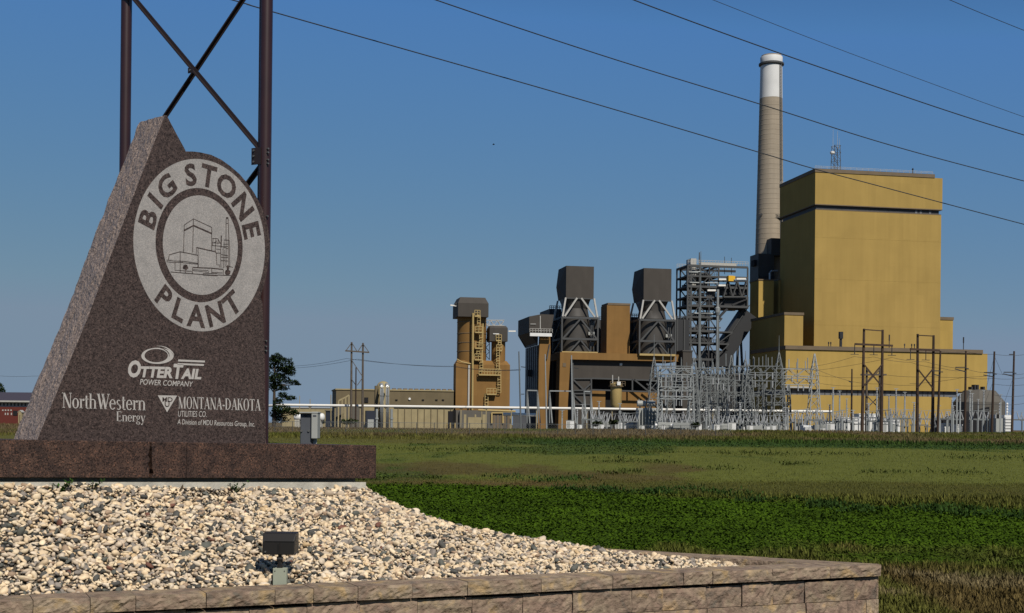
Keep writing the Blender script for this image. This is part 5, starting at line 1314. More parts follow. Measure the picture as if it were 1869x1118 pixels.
for k, e_ in ((3, 3.2), (5, 2.0), (6, 6.5), (7, 5.0), (2, 1.5)):
    MB().box(xs2[4], xs2[4]+e_, .5, 6, zc[k]-.5, zc[k]+.1).build('side_deck', MT['steel_grey'], fw)
    m = MB(); m.bar((xs2[4]+e_-.2, .6, zc[k]-.4), (xs2[4], .6, zc[k]-min(e_*1.2, 5)), .35); m.build('deck_strut', MT['steel_grey'], fw)
MB().box(q(1264,480).x, q(1274,480).x, 2, 8, q(1264,520).z, q(1264,470).z).build('lift_shaft', MT['steel_white'], fw)
m = MB(); z_ = q(1280,482).z; rail(m, xs2[0], xs2[5], -.3, z_, 1.6, 22, .14); rail(m, xs2[0], xs2[5], DW, z_, 1.6, 22, .14); m.build('top_rail', MT['steel_white'], fw)
MB().box(q(1278,480,-.2).x, q(1344,480,-.2).x, -.35, -.2, q(1278,483,-.2).z, q(1278,478,-.2).z).build('windscreen', MT['steel_white'], fw)
m = MB(); m.cyl(q(1276.5,482,2), q(1276.5,460,2), .35, .2, 6); m.build('mast', MT['steel_grey'], fw)
for px, top in ((1322.5,468),(1335,470)): m = MB(); m.cyl(q(px,500,2), q(px,top,2), .12, n=5); m.build('lightning_rod', MT['steel_grey'], fw)
# conveyor bridge and drive
MB().box(q(1320,520,1).x, q(1364,520,1).x, 1, 7, q(1320,537,1).z, q(1320,518,1).z).build('bridge_core', MT['steel_dark'], fw)
m = MB(); m.truss(q(1320,527,-.4), q(1362,527,-.4), 1, 6.5, 5, .6); m.build('bridge_truss', MT['steel_grey'], fw)
MB().box(q(1322,560,1).x, q(1366,560,1).x, 1, 9, q(1322,562,1).z, q(1322,540,1).z).build('bridge_duct', MT['steel_dark'], fw)
m = MB(); m.bar(q(1313,578,.5), q(1327,563,.5), .9); m.bar(q(1362,546,-.2), q(1336,556,-.2), .6); m.build('knee_brace', MT['steel_dark'], fw)
yd = MB(); yd.box(q(1328,509,-1).x, q(1337,509,-1).x, -2.2, 1, q(1328,513,-1).z, q(1328,503,-1).z); yd.box(q(1337,509,-1).x, q(1341,509,-1).x, -1.6, .6, q(1337,510,-1).z, q(1337,503.5,-1).z); yd.build('drive_cover', MT['bright_yellow'], fw)
for a, b, py in ((1312,1325,509.5),(1344,1361,508.5),(1311,1324,520.5),(1291,1306,529.5)):
    m = MB(); m.bar(q(a,py,-1.2), q(b,py,-1.2), .7); m.build('white_pipe', MT['white_pipe'], fw)
m = MB(); c = q(1310, 540, -2); m.cyl((c.x,-2,0),(c.x,-2,q(1310,528,-2).z),.5,n=8); m.lathe(c.x,-2,[(.5,q(1310,570,-2).z-1.5),(1.1,q(1310,570,-2).z),(1.1,q(1310,562,-2).z),(.5,q(1310,562,-2).z+.6)],10); m.build('riser_pipe', MT['galv_light'], fw)
# inclined coal gallery
ig = thing('conveyor_gallery', 'dark inclined conveyor gallery climbing from the framework to the annex', 'conveyor gallery', FW)
m = MB(); a0, a1 = q(1322, 638, 6), q(1366, 572, 6); m.bar(a0, a1, 5.0, 7.5); m.build('gallery', MT['steel_dark'], ig)
m = MB(); m.bar(a0+Vector((-.9,-3.5,3.2)), a1+Vector((-.9,-3.5,3.2)), .3); m.build('rail', MT['steel_grey'], ig)
for f0 in (.1, .55):
    pnt = a0.lerp(a1, f0); m = MB(); m.bar((pnt.x-1.5, 5, 0), (pnt.x, 5, pnt.z-3), .8); m.bar((pnt.x+3.5, 5, 0), (pnt.x+1, 5, pnt.z-3), .8); m.bar((pnt.x-1,5,pnt.z*.4),(pnt.x+3,5,pnt.z*.7),.5); m.build('trestle', MT['steel_grey'], ig)
m = MB(); m.box(a0.x-9, a0.x+3, 3, 12, a0.z-7, a0.z-.5); m.build('transfer_box', MT['steel_dark'], ig)
GB = Fr(1246, 500, A)
simple_block('grey_plant_house', 'small grey plant house on the ochre building beside the framework', 'plant house', GB, (1246, 1263, 641, None, 0, 8), 'hood', 'hood_dark', .5)

# low works behind the yard
simple_block('works_building', 'grey works building behind the gantries, right of the dark recess', 'works building', Fr(1206, 506, A), (1206, 1262, 690, None, 0, 12), 'hood', 'hood_dark', .5)
lw = Fr(1256, 530, A)
t, x0, x1, zb, zt = simple_block('dark_works', 'low dark works under the framework behind the switchyard', 'works building', lw, (1256, 1372, 684, None, 0, 12), 'steel_dark', 'hood_dark', .5)
for i in range(9):
    MB().box(x0+(x1-x0)*(i+.1)/9, x0+(x1-x0)*(i+.1)/9+.6, -.4, -.01, 0, zt-.2).build('column', MT['steel_grey'], t)
for k in (.35, .7): MB().box(x0, x1, -.42, -.405, zt*k, zt*k+.5).build('beam', MT['steel_grey'], t)

# --- long white pipe on supports
WP = Fr(500, 405, 0)
wp = thing('white_pipeline', 'long white pipeline on posts running in front of the plant', 'pipeline', WP)
pa, pb2 = WP.p(514, 738.6), WP.p(1520, 751.0)
dz = 0
m = MB(); m.cyl(pa, pb2, .40, n=10); m.build('pipe', MT['white_pipe'], wp, smooth=True, autosmooth=50)
m = MB(); m.cyl(pa, pa+Vector((-9, 8, -.5)), .40, n=10); m.build('pipe', MT['white_pipe'], wp, smooth=True, autosmooth=50)
for px in range(520, 1520, 46):
    x = WP.x(px); t_ = (x-pa.x)/(pb2.x-pa.x); z_ = pa.z+(pb2.z-pa.z)*t_
    m = MB(); m.bar((x, .3, 0), (x, .3, z_-.4), .28); m.bar((x-.5,.3,z_-.5),(x+.5,.3,z_-.5),.2); m.build('support', MT['low_pale'], wp)
p2 = thing('cream_pipe', 'short cream pipe under the white pipeline near the silos', 'pipe', WP)
m = MB(); m.cyl(WP.p(873,748,4), WP.p(941,750.5,4), .32, n=8); m.build('pipe', MT['yellow'], p2)
for px in (880, 932): m = MB(); x = WP.x(px,4); m.bar((x,4,0),(x,4,WP.z(px,750,4)),.25); m.build('support', MT['low_pale'], p2)
p3 = thing('white_tank_pipe', 'thick white pipe low down beside the silo building', 'pipe', WP)
m = MB(); m.cyl(WP.p(918,755.5,2), WP.p(979,757,2), .55, n=10); m.build('pipe', MT['white_pipe'], p3)
for px in (925, 968): m = MB(); x = WP.x(px,2); m.bar((x,2,0),(x,2,WP.z(px,757,2)),.3); m.build('support', MT['steel_grey'], p3)
# ------------------------------------------------------------------ switchyard
YD = Fr(1300, 330, 4.0)
def lattice_tower(m, base, w, ztop, wtop, n, t, z0=0.0):
    c = Vector(base)
    def cor(k, i): 
        f = i/n; s_ = w/2+(wtop/2-w/2)*f; return c+Vector(((-s_,s_,s_,-s_)[k], (-s_,-s_,s_,s_)[k], z0+(ztop-z0)*f))
    for k in range(4): m.bar(cor(k,0), cor(k,n), t)
    for i in range(n):
        for k in range(4):
            l = (k+1) % 4
            m.bar(cor(k,i), cor(l,i+1), t*.6)
            if i % 2 == 0: m.bar(cor(k,i), cor(l,i), t*.6)
def gantry(label, fr, towers, beams, drops, mt='galv'):
    g = thing('switchyard_gantry', label, 'gantry', fr, 'switchyard gantries')
    for px, ptip, pmast, pbase, wpx in towers:
        x = fr.x(px, 0, 720); zt_ = fr.z(px, ptip); w = wpx/F*fr.o.y
        m = MB(); lattice_tower(m, (x, 0, 0), w, zt_*.80, w*.42, 7, .20); lattice_tower(m, (x, 0, 0), w*.42, zt_, .15, 3, .17, z0=zt_*.80); tw = m.build('tower', MT[mt], g)
        if pmast: m = MB(); m.cyl((x,0,zt_), (x,0,fr.z(px,pmast)), .11, .05, 6); m.build('lightning_rod', MT[mt], tw)
    for px0, px1, py0, py1 in beams:
        a, b = fr.p(px0, (py0+py1)/2), fr.p(px1, (py0+py1)/2); h = (py1-py0)/F*fr.o.y; a.z = b.z = (a.z+b.z)/2
        m = MB(); m.truss(a, b, 1.6, h, max(4, int(abs(b.x-a.x)/2.0)), .20); bo_ = m.build('beam', MT[mt], g)
        n_ = int(abs(px1-px0)/9)
        for i in range(1, n_):
            if (i*7+int(px0)) % 3 == 0: continue
            px = px0+(px1-px0)*i/n_; x = a.x+(b.x-a.x)*i/n_
            m = MB(); m.cyl((x,-.9,a.z-h/2),(x,-.9,a.z-h/2-1.6),.17,n=6); m.build('insulator', MT['insul'], bo_)
            if i % 2: m = MB(); m.cyl((x,0,a.z+h/2),(x,0,a.z+h/2+random.uniform(1.6,3.0)),.12,n=5); m.build('rod', MT[mt], bo_)
    for px, py0, py1 in drops:
        m = MB(); m.bar(fr.p(px,py0,.4), fr.p(px,py1,.4), .2); m.build('dropper', MT[mt], g)
    return g
gantry('tapered lattice gantry before the grey process building, with a tall lightning rod', Fr(1193, 322, 3), [(1193,652,610,778,26),(1266,652,0,778,24)], [(1196,1262,668,684),(1196,1264,688,696)], [(1210,650,668),(1244,655,668),(1230,684,745)])
gantry('dense lattice gantry in the middle of the switchyard below the framework', Fr(1290, 330, 3), [(1283,660,0,778,22),(1334,648,0,778,24),(1360,655,640,778,24)], [(1270,1330,672,690),(1286,1330,692,700),(1336,1360,668,682)], [(1276,560,760),(1310,660,760),(1325,645,668)], 'galv')
gantry('lattice gantry with a long double beam ending at the tall rod before the hall corner', Fr(1362, 320, 3), [(1366,664,0,778,26),(1421,643,612,778,28)], [(1366,1419,668,680),(1366,1419,684,695)], [(1368,655,668),(1375,650,668),(1385,652,668),(1392,650,668),(1402,652,668),(1409,651,668)])
gantry('tan-lit lattice gantry in front of the turbine hall corner', Fr(1425, 336, 3), [(1486,645,0,778,24)], [(1424,1484,673,686),(1426,1484,690,702)], [(1440,655,673),(1456,654,672),(1470,658,672)], 'galv_light')
gantry('slim lattice frame in front of the switch racks at the grey building', Fr(1205, 312, 3), [(1204,668,0,778,12),(1262,668,0,778,12)], [(1204,1262,672,683),(1204,1262,706,713),(1204,1262,723,728)], [(1214,683,706),(1230,660,672),(1246,683,725)], 'galv_light')

gantry('second-row lattice gantry standing close behind the first gantry', Fr(1224, 350, 3), [(1224,664,0,775,18),(1300,660,0,775,18)], [(1226,1298,676,687),(1226,1298,702,711)], [(1240,690,740),(1262,664,676),(1280,690,740)])
gantry('second-row lattice gantry behind the middle of the yard, reaching under the double beam', Fr(1318, 352, 3), [(1318,668,0,775,16),(1388,672,0,775,16)], [(1320,1386,694,704),(1320,1386,716,722)], [(1345,706,750),(1360,706,750)])
gantry('low lattice rack of the yard in front of the shaded annex', Fr(1396, 346, 3), [(1396,700,0,775,10),(1440,702,0,775,10)], [(1396,1440,712,720),(1396,1440,734,739)], [(1408,722,745),(1424,722,745)])
gantry('low lattice rack of the yard just before the dark low works', Fr(1268, 340, 3), [(1268,706,0,775,10),(1316,708,0,775,10)], [(1268,1316,716,724),(1268,1316,736,741)], [(1284,726,748),(1300,726,748)])
PR = MB  # prototypes of the yard's repeats
def bus_support(h, l='slim bus post', g='bus supports in the switchyard', nm='bus_support'):
    t = thing(nm, l, 'bus support' if nm == 'bus_support' else 'mast', group=g, loc=(0,0,0))
    m = MB(); m.box(-.16,.16,-.16,.16,0,h); m.box(-.35,.35,-.35,.35,0,.12); m.build('post', MT['galv_light'], t)
    m = MB(); pr = [(.10,h)]
    for k in range(4): pr += [(.22,h+.15+k*.4),(.11,h+.30+k*.4)]
    pr += [(.12,h+1.8)]; m.lathe(0,0,pr,8); m.build('insulator', MT['insul'], t)
    m = MB(); m.bar((-.5,0,h+1.85),(.5,0,h+1.85),.14); m.build('clamp', MT['galv_light'], t)
    return t
def switch(h):
    t = thing('disconnect_switch', 'three-pole disconnect switch on a grey stand in the switchyard', 'switch', group='disconnect switches in the switchyard', loc=(0,0,0))
    for x in (-2.2, 2.2): m = MB(); m.box(x-.14,x+.14,-.14,.14,0,h); m.build('post', MT['galv'], t)
    m = MB(); m.bar((-2.6,0,h),(2.6,0,h),.32); m.build('beam', MT['galv'], t)
    for x in (-1.9, 0, 1.9):
        m = MB(); m.cyl((x,0,h+.1),(x-.55,0,h+1.9),.15,.10,8); m.cyl((x+.2,0,h+.1),(x+.7,0,h+1.9),.15,.10,8); m.build('insulator', MT['insul'], t)
    m = MB(); m.bar((-2.6,0,h+2.0),(2.6,0,h+2.4),.09); m.build('blade', MT['galv_light'], t)
    return t
def breaker():
    t = thing('circuit_breaker', 'pale circuit breaker with splayed bushings on legs in the switchyard', 'circuit breaker', group='circuit breakers in the switchyard', loc=(0,0,0))
    for x in (-1.5, 1.5): m = MB(); m.box(x-.12,x+.12,-.12,.12,0,1.3); m.build('leg', MT['galv'], t)
    m = MB(); m.box(-1.9,1.9,-.7,.7,1.3,2.6); m.build('cabinet', MT['cab_light'], t, bevel=.05)
    for x in (-1.3, 0, 1.3):
        m = MB(); m.cyl((x,-.2,2.6),(x-.55,-.5,4.5),.17,.09,8); m.cyl((x,.2,2.6),(x+.6,.6,4.7),.17,.09,8); m.build('bushing', MT['insul'], t)
    m = MB(); m.cyl((-1.88,0,1.9),(-2.5,0,1.9),.42,n=10); m.build('drum', MT['white'], t)
    return t
rp = random.Random(5)
ORD = ['first','second','third','fourth','fifth','sixth','seventh','eighth','ninth','tenth','eleventh','twelfth','thirteenth','fourteenth','fifteenth','sixteenth','seventeenth','eighteenth','nineteenth','twentieth']
ORD += ['twenty-'+o for o in ORD[:9]] + ['thirtieth'] + ['thirty-'+o for o in ORD[:9]] + ['fortieth'] + ['forty-'+o for o in ORD[:9]]
def spread(proto, n, px0, px1, y0, y1, lab, rot=.12, s0=.85, s1=1.15):
    for i in range(n):
        px = px0+(px1-px0)*(i+rp.uniform(.15,.85))/n; Y = rp.uniform(y0, y1); p = P(px, 775, Y); loc = (p.x, Y, 0)
        l = lab.replace('#', ORD[i])
        if i == 0: proto.location = loc; proto['label'] = l
        else: dup(proto, loc, rp.uniform(-rot, rot), label=l, scale=rp.uniform(s0, s1))
spread(bus_support(3.6), 42, 1016, 1740, 300, 345, '# slim grey bus post counted from the ochre column towards the shed')
spread(bus_support(5.2, 'taller grey bus post', 'tall bus supports in the switchyard'), 20, 1040, 1800, 300, 350, '# taller grey bus post counted from the ochre column towards the shed')
spread(switch(3.0), 24, 1060, 1720, 300, 340, '# low three-pole switch stand counted from the ochre column towards the shed', .5, .7, 1.2)
spread(breaker(), 13, 1090, 1520, 298, 338, '# circuit breaker with splayed bushings counted from the process tank towards the hall', .6, .65, 1.0)
def yard_cabinet():
    t = thing('yard_cabinet', 'cabinet', 'cabinet', group='pale cabinets in the switchyard', loc=(0,0,0))
    m = MB(); m.box(-.9,.9,-.5,.5,.9,2.7); m.build('body', MT['white'], t); 
    for x in (-.72, .72): m = MB(); m.box(x-.08,x+.08,-.1,.1,0,.898); m.build('leg', MT['galv'], t)
    m = MB(); m.box(-.75,-.05,-.54,-.505,1.1,2.5); m.build('door', MT['cab_light'], t); m = MB(); m.box(-1.0,1.0,-.6,.6,2.703,2.8); m.build('roof', MT['cab_light'], t)
    return t
spread(yard_cabinet(), 24, 1030, 1530, 296, 325, '# pale yard cabinet on legs counted from the ochre column towards the hall', .4, .6, 1.0)
# angled steel frames by the process building
AFm = Fr(960, 345, 3)
for k, (p0, p1, lab) in enumerate(((962,981,'leaning-legged steel take-off frame beside the dark transfer house'), (1003,1046,'leaning-legged steel take-off frame in front of the ochre column'), (1066,1078,'narrow steel take-off frame before the grey bay'))):
    t = thing('takeoff_frame', lab, 'steel frame', AFm)
    top = 712+k*1
    for a, b in ((p0+5, p0), (p1+5, p1)): m = MB(); m.bar(AFm.p(a,772), AFm.p(b,top), .3); m.build('leg', MT['galv_light'], t); m = MB(); m.bar(AFm.p(b,772), AFm.p(b,top), .3); m.build('leg', MT['galv'], t)
    m = MB(); m.bar(AFm.p(p0,top), AFm.p(p1,top+.5), .3); m.build('beam', MT['galv_light'], t)
# transformers
def transformer(fr, px, w, h, lab, mat_='cab_light', drum=True):
    t = thing('transformer', lab, 'transformer', fr, None); x = fr.x(px); W2 = w/2
    m = MB(); m.box(x-W2,x+W2,0,3.0,.4,h); m.build('tank', MT[mat_], t, bevel=.06)
    for i in range(6): xx = x-W2+.25+(w-.5)*i/5; m = MB(); m.box(xx-.09,xx+.09,-.9,-.02,.8,h-.4); m.build('radiator', MT[mat_], t)
    if drum: m = MB(); m.cyl((x-W2,1,h+1.1),(x-.15,1,h+1.1),.75,n=14); m.cyl((x+.15,1,h+1.1),(x+W2,1,h+1.1),.75,n=14); m.build('conservator', MT['cab_light'], t, smooth=True, autosmooth=40)
    for i in (-1,0,1): m = MB(); m.cyl((x+i*W2*.6,2,h),(x+i*W2*.75,2,h+2.2),.2,.1,8); m.build('bushing', MT['insul'], t)
transformer(Fr(1181, 318, 3), 1181, 4.4, 6.0, 'pale transformer with two round conservator drums before the grey building')
transformer(Fr(1231, 306, 3), 1231, 2.2, 2.1, 'small flat-topped pale transformer low in the middle of the yard', drum=False)
transformer(Fr(1390, 306, 3), 1390, 2.6, 2.3, 'pale box transformer under the double-beam gantry', drum=False)
transformer(Fr(1474, 306, 3), 1474, 1.8, 2.2, 'bright white transformer at the foot of the tan-lit gantry', 'white', drum=False)
# white buildings and trailers in the yard
def white_hut(px0, px1, py, Y, lab, name='control_building', roofh=.25):
    fr = Fr(px0, Y, 5); t = thing(name, lab, 'yard building', fr); x1 = fr.x(px1,0,770); z_ = fr.z(px0,py)
    MB().box(0,x1,0,4,0,z_).build('wall', MT['white'], t); MB().box(-.15,x1+.15,-.15,4.15,z_+.003,z_+roofh).build('roof', MT['white'], t)
    n = max(2, int(x1/1.8))
    for i in range(n): MB().box(x1*(i+.2)/n, x1*(i+.55)/n, -.05, -.005, z_*.25, z_*.72).build('panel', MT['cab_light'], t)
    MB().box(.1,x1-.1,-.06,-.006,z_*.82,z_*.88).build('trim', MT['louver_light'], t)
    return t
white_hut(1539, 1566, 763, 352, 'white control building between the single pole and the tall H-frame')
white_hut(1568, 1606, 756, 356, 'white switchgear building behind the taller H-frame')
white_hut(1609, 1643, 765, 352, 'white building with a stepped roof between the two H-frames')
white_hut(1722, 1733, 774, 340, 'small white cubicle before the dark shed door')
white_hut(1747, 1756, 776, 342, 'small square white cubicle before the grey shed')
white_hut(1502, 1534, 769, 356, 'low white trailer beside the tan-lit gantry', 'yard_trailer')
TR = Fr(1818, 330, 5)
t = thing('white_transformer', 'big white transformer with a grey radiator bank at the edge of the yard', 'transformer', TR)
MB().box(0, TR.x(1832,0,775), 0, 4, 0, TR.z(1818,763)).build('radiator_bank', MT['cab_light'], t); x0, x1 = TR.x(1832.5), TR.x(1846)
MB().box(x0, x1, -.5, 4, 0, TR.z(1833,757)).build('tank', MT['white'], t)
for i in range(5): MB().box(x0+.1, x1-.1, -.8, -.51, TR.z(1833,786-i*5.5)-.1, TR.z(1833,783-i*5.5)).build('fin', MT['white'], t)
MB().box(TR.x(1819), TR.x(1824.5), -.06, -.005, TR.z(1819,763), TR.z(1819,758)+.3).build('vent', MT['black'], t)
MB().box(TR.x(1818), TR.x(1826), 0, 3, TR.z(1818,763)+.003, TR.z(1818,756)).build('cap', MT['white'], t)
for px in (1829, 1842): m = MB(); m.lathe(TR.x(px),1,[(.14,TR.z(px,757))]+[(.3 if k%2 else .16,TR.z(px,757)+.3+k*.35) for k in range(9)],8); m.build('bushing', MT['white'], t)
sr = switch(4.2); sr['group'] = 'tall switch stands at the yard edge'; sr['category'] = 'switch'
for i, px in enumerate((1620,1640,1662,1690,1722,1745,1786,1800,1860,1880)):
    Y = 322+(i*37 % 24); p = P(px, 775, Y); l = ORD[i]+' tall three-pole switch stand counted from the taller H-frame towards the picture edge'
    if i == 0: sr.location = (p.x, Y, 0); sr['label'] = l
    else: dup(sr, (p.x, Y, 0), rp.uniform(-.3,.3), label=l)
# pale rigid bus masts over the hall's end
bp = bus_support(9.6, nm='steel_mast', g='pale steel masts at the yard edge')
for i, px in enumerate((1520,1532,1545,1600,1622,1635,1651,1737,1746,1752,1770,1774,1785,1795,1826)):
    Y = 318+(i*29 % 20); p = P(px, 775, Y); l = ORD[i]+' pale steel mast counted from the tan-lit gantry towards the white transformer'
    if i == 0: bp.location = (p.x, Y, 0); bp['label'] = l
    else: dup(bp, (p.x, Y, 0), 0, label=l, scale=(1, .95, .8, 1.02, .9)[i % 5])

# ------------------------------------------------------------------ timber H-frames and poles
def insul_string(m, p, l): m.cyl(p, p-Vector((0,0,l)), .10, n=6); m.bar(p-Vector((.9,0,l)), p+Vector((.9,0,-l)), .12)
def h_frame(lab, Y, pl_, pr_, ytl, ytr, ybase, arm, strut, x0y, ins, matn='wood', vbr=None, ang=3):
    fr = Fr(pl_[0], Y, ang); t = thing('timber_h_frame', lab, 'power pole frame', fr)
    for (pt, pb_), yt in ((pl_, ytl), (pr_, ytr)):
        a, b = fr.p(pt, yt), fr.p(pb_, ybase); b.z = -.3
        m = MB(); m.cyl(b, a, .40, .27, 10); m.build('pole', MT[matn], t, smooth=True, autosmooth=50)
    m = MB(); m.bar(fr.p(*arm[0], -.5), fr.p(*arm[1], -.5), .34, .42); ar = m.build('crossarm', MT[matn], t)
    if strut: m = MB(); m.bar(fr.p(pl_[0], strut[0], -.4), fr.p(pr_[0], strut[1], -.4), .22); m.build('top_strut', MT[matn], t)
    if x0y:
        for (a, b) in (((pl_[0]-.5, x0y[0]), (pr_[0]-1.5, x0y[1])), ((pr_[0]-.5, x0y[0]), (pl_[0]-1, x0y[1]))): m = MB(); m.bar(fr.p(*a,-.45), fr.p(*b,-.5), .26); m.build('brace', MT[matn], t)
    if vbr:
        for a, b in vbr: m = MB(); m.bar(fr.p(*a,-.45), fr.p(*b,-.5), .2); m.build('brace', MT[matn], t)
    for px, py, l in ins: m = MB(); insul_string(m, fr.p(px, py, -.5), l); m.build('insulator', MT['steel_dark'], ar)
    return fr
f1 = h_frame('tall dark timber H-frame with crossed braces in front of the hall, the taller one', 290, (1577,1573.5), (1611,1608.5), 599.5, 601.5, 787, ((1560,627.5),(1629.5,630.5)), (601,603.5), (664,705), ((1560,628,2.2),(1595,629,2.2),(1628,630,2.2)))
f2 = h_frame('dark timber H-frame with crossed braces, the lower one nearer the shed', 296, (1675,1674), (1704,1702), 609, 611.5, 790, ((1661,636.5),(1715,639.5)), (611.5,613), (672,708), ((1662,637,2.3),(1690,638,2.3)))
f3 = h_frame('slim timber frame with thin crossed braces behind the taller H-frame', 326, (1582,1581), (1606,1605), 671, 671, 784, ((1571,683.5),(1618,683.5)), None, None, (), 'wood_grey', [((1582,674),(1606,700)),((1606,674),(1582,700)),((1582,722),(1605,745)),((1605,722),(1582,745))])
f4 = h_frame('grey timber H-frame with V braces above the workshop', 400, (641.8,640.8), (662.5,661.5), 624, 625.5, 770, ((630,639.8),(674,642.8)), None, None, (), 'wood_grey', [((642,625),(632,639)),((642,625),(651,640)),((662.5,627),(653,641)),((662.5,627),(673,642)),((642,657),(661,686)),((642,692),(649,702)),((661,690),(652,703))])
def pole(lab, Y, pt, pb_, yt, yb_, arms, matn='wood', r=.26, ins=True):
    fr = Fr(pb_, Y, 0); t = thing('power_pole', lab, 'power pole', fr, None); a = fr.p(pt, yt); m = MB(); m.cyl((0,0,-.3), a, r*1.15, r*.75, 10); m.build('pole', MT[matn], t, smooth=True, autosmooth=50)
    for (p, q_) in arms: m = MB(); m.bar(fr.p(*p,-.35), fr.p(*q_,-.35), .2); m.build('arm', MT['steel_dark'], t)
    return fr
pole('leaning dark timber pole right beside the lower H-frame', 285, 1716.5, 1711, 640, 791, [((1702,676.5),(1716,676.5)),((1704,683),(1714,685)),((1714,678.5),(1721,678.5))])
pole('dark timber pole with twin arms in front of the grey shed', 287, 1763, 1761, 640, 792, [((1744,670),(1762,670)),((1743,673),(1762,678)),((1762,672),(1768,672.5))])
pole('dark timber pole at the far end of the hall against the sky', 284, 1815, 1810, 641, 793, [((1796,679.5),(1815,679.5)),((1795,684),(1812,687)),((1812,682),(1819,682.5))])
pole('dark timber pole beside the big white transformer', 285, 1851, 1847, 640.5, 793, [((1832,679),(1851,679)),((1831,682),(1849,686)),((1849,680.5),(1855,681)),((1842,646.5),(1850,646.5))])
pole('short dark timber pole between the tan-lit gantry and the taller H-frame', 330, 1555, 1554, 673, 782, [((1549,695.5),(1556,698))], r=.24)
pole('thin dark pole standing between the legs of the grey H-frame', 398, 649.8, 649, 670, 770, [], r=.24)
pole('thin grey steel pole beside the transfer house', 340, 947, 951, 641, 775, [((951,669),(959,670)),((951,719),(957,719))], 'galv', .2)
pole('thin pale pole in front of the ochre column of the transfer house', 342, 995, 998, 646, 775, [], 'galv_light', .18)
pole('tall grey pole before the grey bay of the process building', 342, 1043, 1045, 648, 775, [((1047,671),(1056,672.5))], 'galv_light', .22)
pole('thin pole with a small bracket on the flat field left of the workshop', 420, 604, 604, 720, 770, [], 'low_pale', .18)
pole('pale thin lamp pole under the tree line left of the workshop', 430, 566, 566, 728, 770, [], 'low_pale', .16)
pole('pale thin lamp pole nearest the dark pine', 430, 547, 547, 722, 770, [], 'low_pale', .14)
MSt = Fr(1276, 345, 0)
for px, top, lab in ((1276,458,'tallest slender steel lightning mast in front of the framework'), (1310,566,'slender steel mast in front of the coal gallery')):
    fr = Fr(px, 352, 0); t = thing('lightning_mast', lab, 'mast', fr); m = MB(); m.cyl((0,0,0),(0,0,fr.z(px,top)*.8),.30,.20,8); m.cyl((0,0,fr.z(px,top)*.8),(0,0,fr.z(px,top)),.16,.06,8); m.build('mast', MT['galv'], t)

# ------------------------------------------------------------------ wires
def wire(name, lab, pts, r, cat='power line', group=None, n=14, sag=0.0):
    """a cable through measured places (px, py, distance)"""
    pp = [P(*p) for p in pts]; out = []
    for a, b in zip(pp[:-1], pp[1:]):
        for i in range(n): t = i/n; q_ = a.lerp(b, t); q_.z -= 4*sag*t*(1-t); out.append(q_)
    out.append(pp[-1]); m = MB(); m.tube(out, r, 5)
    return m.build(name, MT['wire'], None, label=lab, cat=cat, group=group)
def spline(pts, k=10):
    out = []
    for i in range(len(pts)-1):
        p0, p1, p2, p3 = pts[max(i-1,0)], pts[i], pts[i+1], pts[min(i+2,len(pts)-1)]
        for j in range(k):
            t = j/k; out.append(tuple(.5*((2*b)+(-a+c)*t+(2*a-5*b+4*c-d)*t*t+(-a+3*b-3*c+d)*t**3) for a,b,c,d in zip(p0,p1,p2,p3)))
    out.append(pts[-1]); return out
wire('overhead_cable', 'lowest of the overhead cables, crossing behind the steel frame and the boiler house', spline([(200,-62,38),(440,4,40),(497,21,40.5),(1000,164,46),(1380,276,50),(1480,306,51),(1600,338,52),(1869,409,55),(2100,468,58)]), .020, n=1)
wire('overhead_cable', 'overhead cable that crosses the chimney just below its white top', spline([(500,-105,40),(797,0,42),(1100,101,46),(1385,189,49),(1620,263,52),(1869,330,55),(2100,389,58)]), .020, n=1)
wire('overhead_cable', 'overhead cable passing above the chimney, the highest thick one', spline([(900,-100,40),(1158,0,42),(1376,80,45),(1620,165,48),(1760,212,50),(1869,246,52),(2100,316,55)]), .020, n=1)
wire('overhead_cable', 'thin pale overhead cable above the three thick ones', spline([(1150,-60,60),(1303,0,62),(1507,80,66),(1760,174,70),(1869,213,72),(2100,295,76)]), .014, n=1)
wire('overhead_cable', 'thin overhead cable cutting the top corner of the sky', spline([(1600,-60,60),(1735,0,62),(1869,55,65),(2050,125,68)]), .016, n=1)
G = 'conductors between the timber frames'
cw = [[(1486,668,336),(1560,650,290),(1595,651,290),(1662,661,296),(1720,672,285),(1763,676,287)], [(1486,676,336),(1628,652,290),(1690,660,296),(1763,673,287),(1815,681,284),(1869,682,284)],
      [(1486,684,336),(1573,689,326),(1618,684,326),(1700,687,300),(1800,686,290)], [(1425,668,330),(1486,672,336),(1555,696,330),(1612,700,326),(1674,702,296)],
      [(1660,700,296),(1761,688,287),(1812,690,284),(1869,689,284)], [(1716,641,285),(1763,641,287),(1815,646,284),(1869,647,284)], [(1812,700,284),(1869,702,284)], [(1812,720,284),(1869,722,284)], [(1762,735,287),(1812,737,284),(1869,736,284)], [(1425,690,330),(1500,700,340),(1573,704,326)]]
CL = ['highest conductor from the tan-lit gantry over both H-frame crossarms to the pole at the shed', 'conductor running from the gantry tip past both H-frames to the picture edge', 'conductor crossing the slim braced frame towards the end of the hall', 'conductor from the short dark pole to the lower H-frame',
      'conductor leaving the lower H-frame low towards the picture edge', 'top wire joining the pole tips beside and beyond the hall end', 'short conductor between the two poles against the sky, below their arms', 'conductor between the two sky poles hung level with the shed roof', 'lowest conductor crossing in front of the grey shed roof', 'faint conductor between the rod gantry and the slim braced frame']
for i, pts in enumerate(cw):
    wire('conductor', CL[i], pts, .035, 'power line', G, n=6, sag=.25)
G2 = 'conductors from the grey timber H-frame'
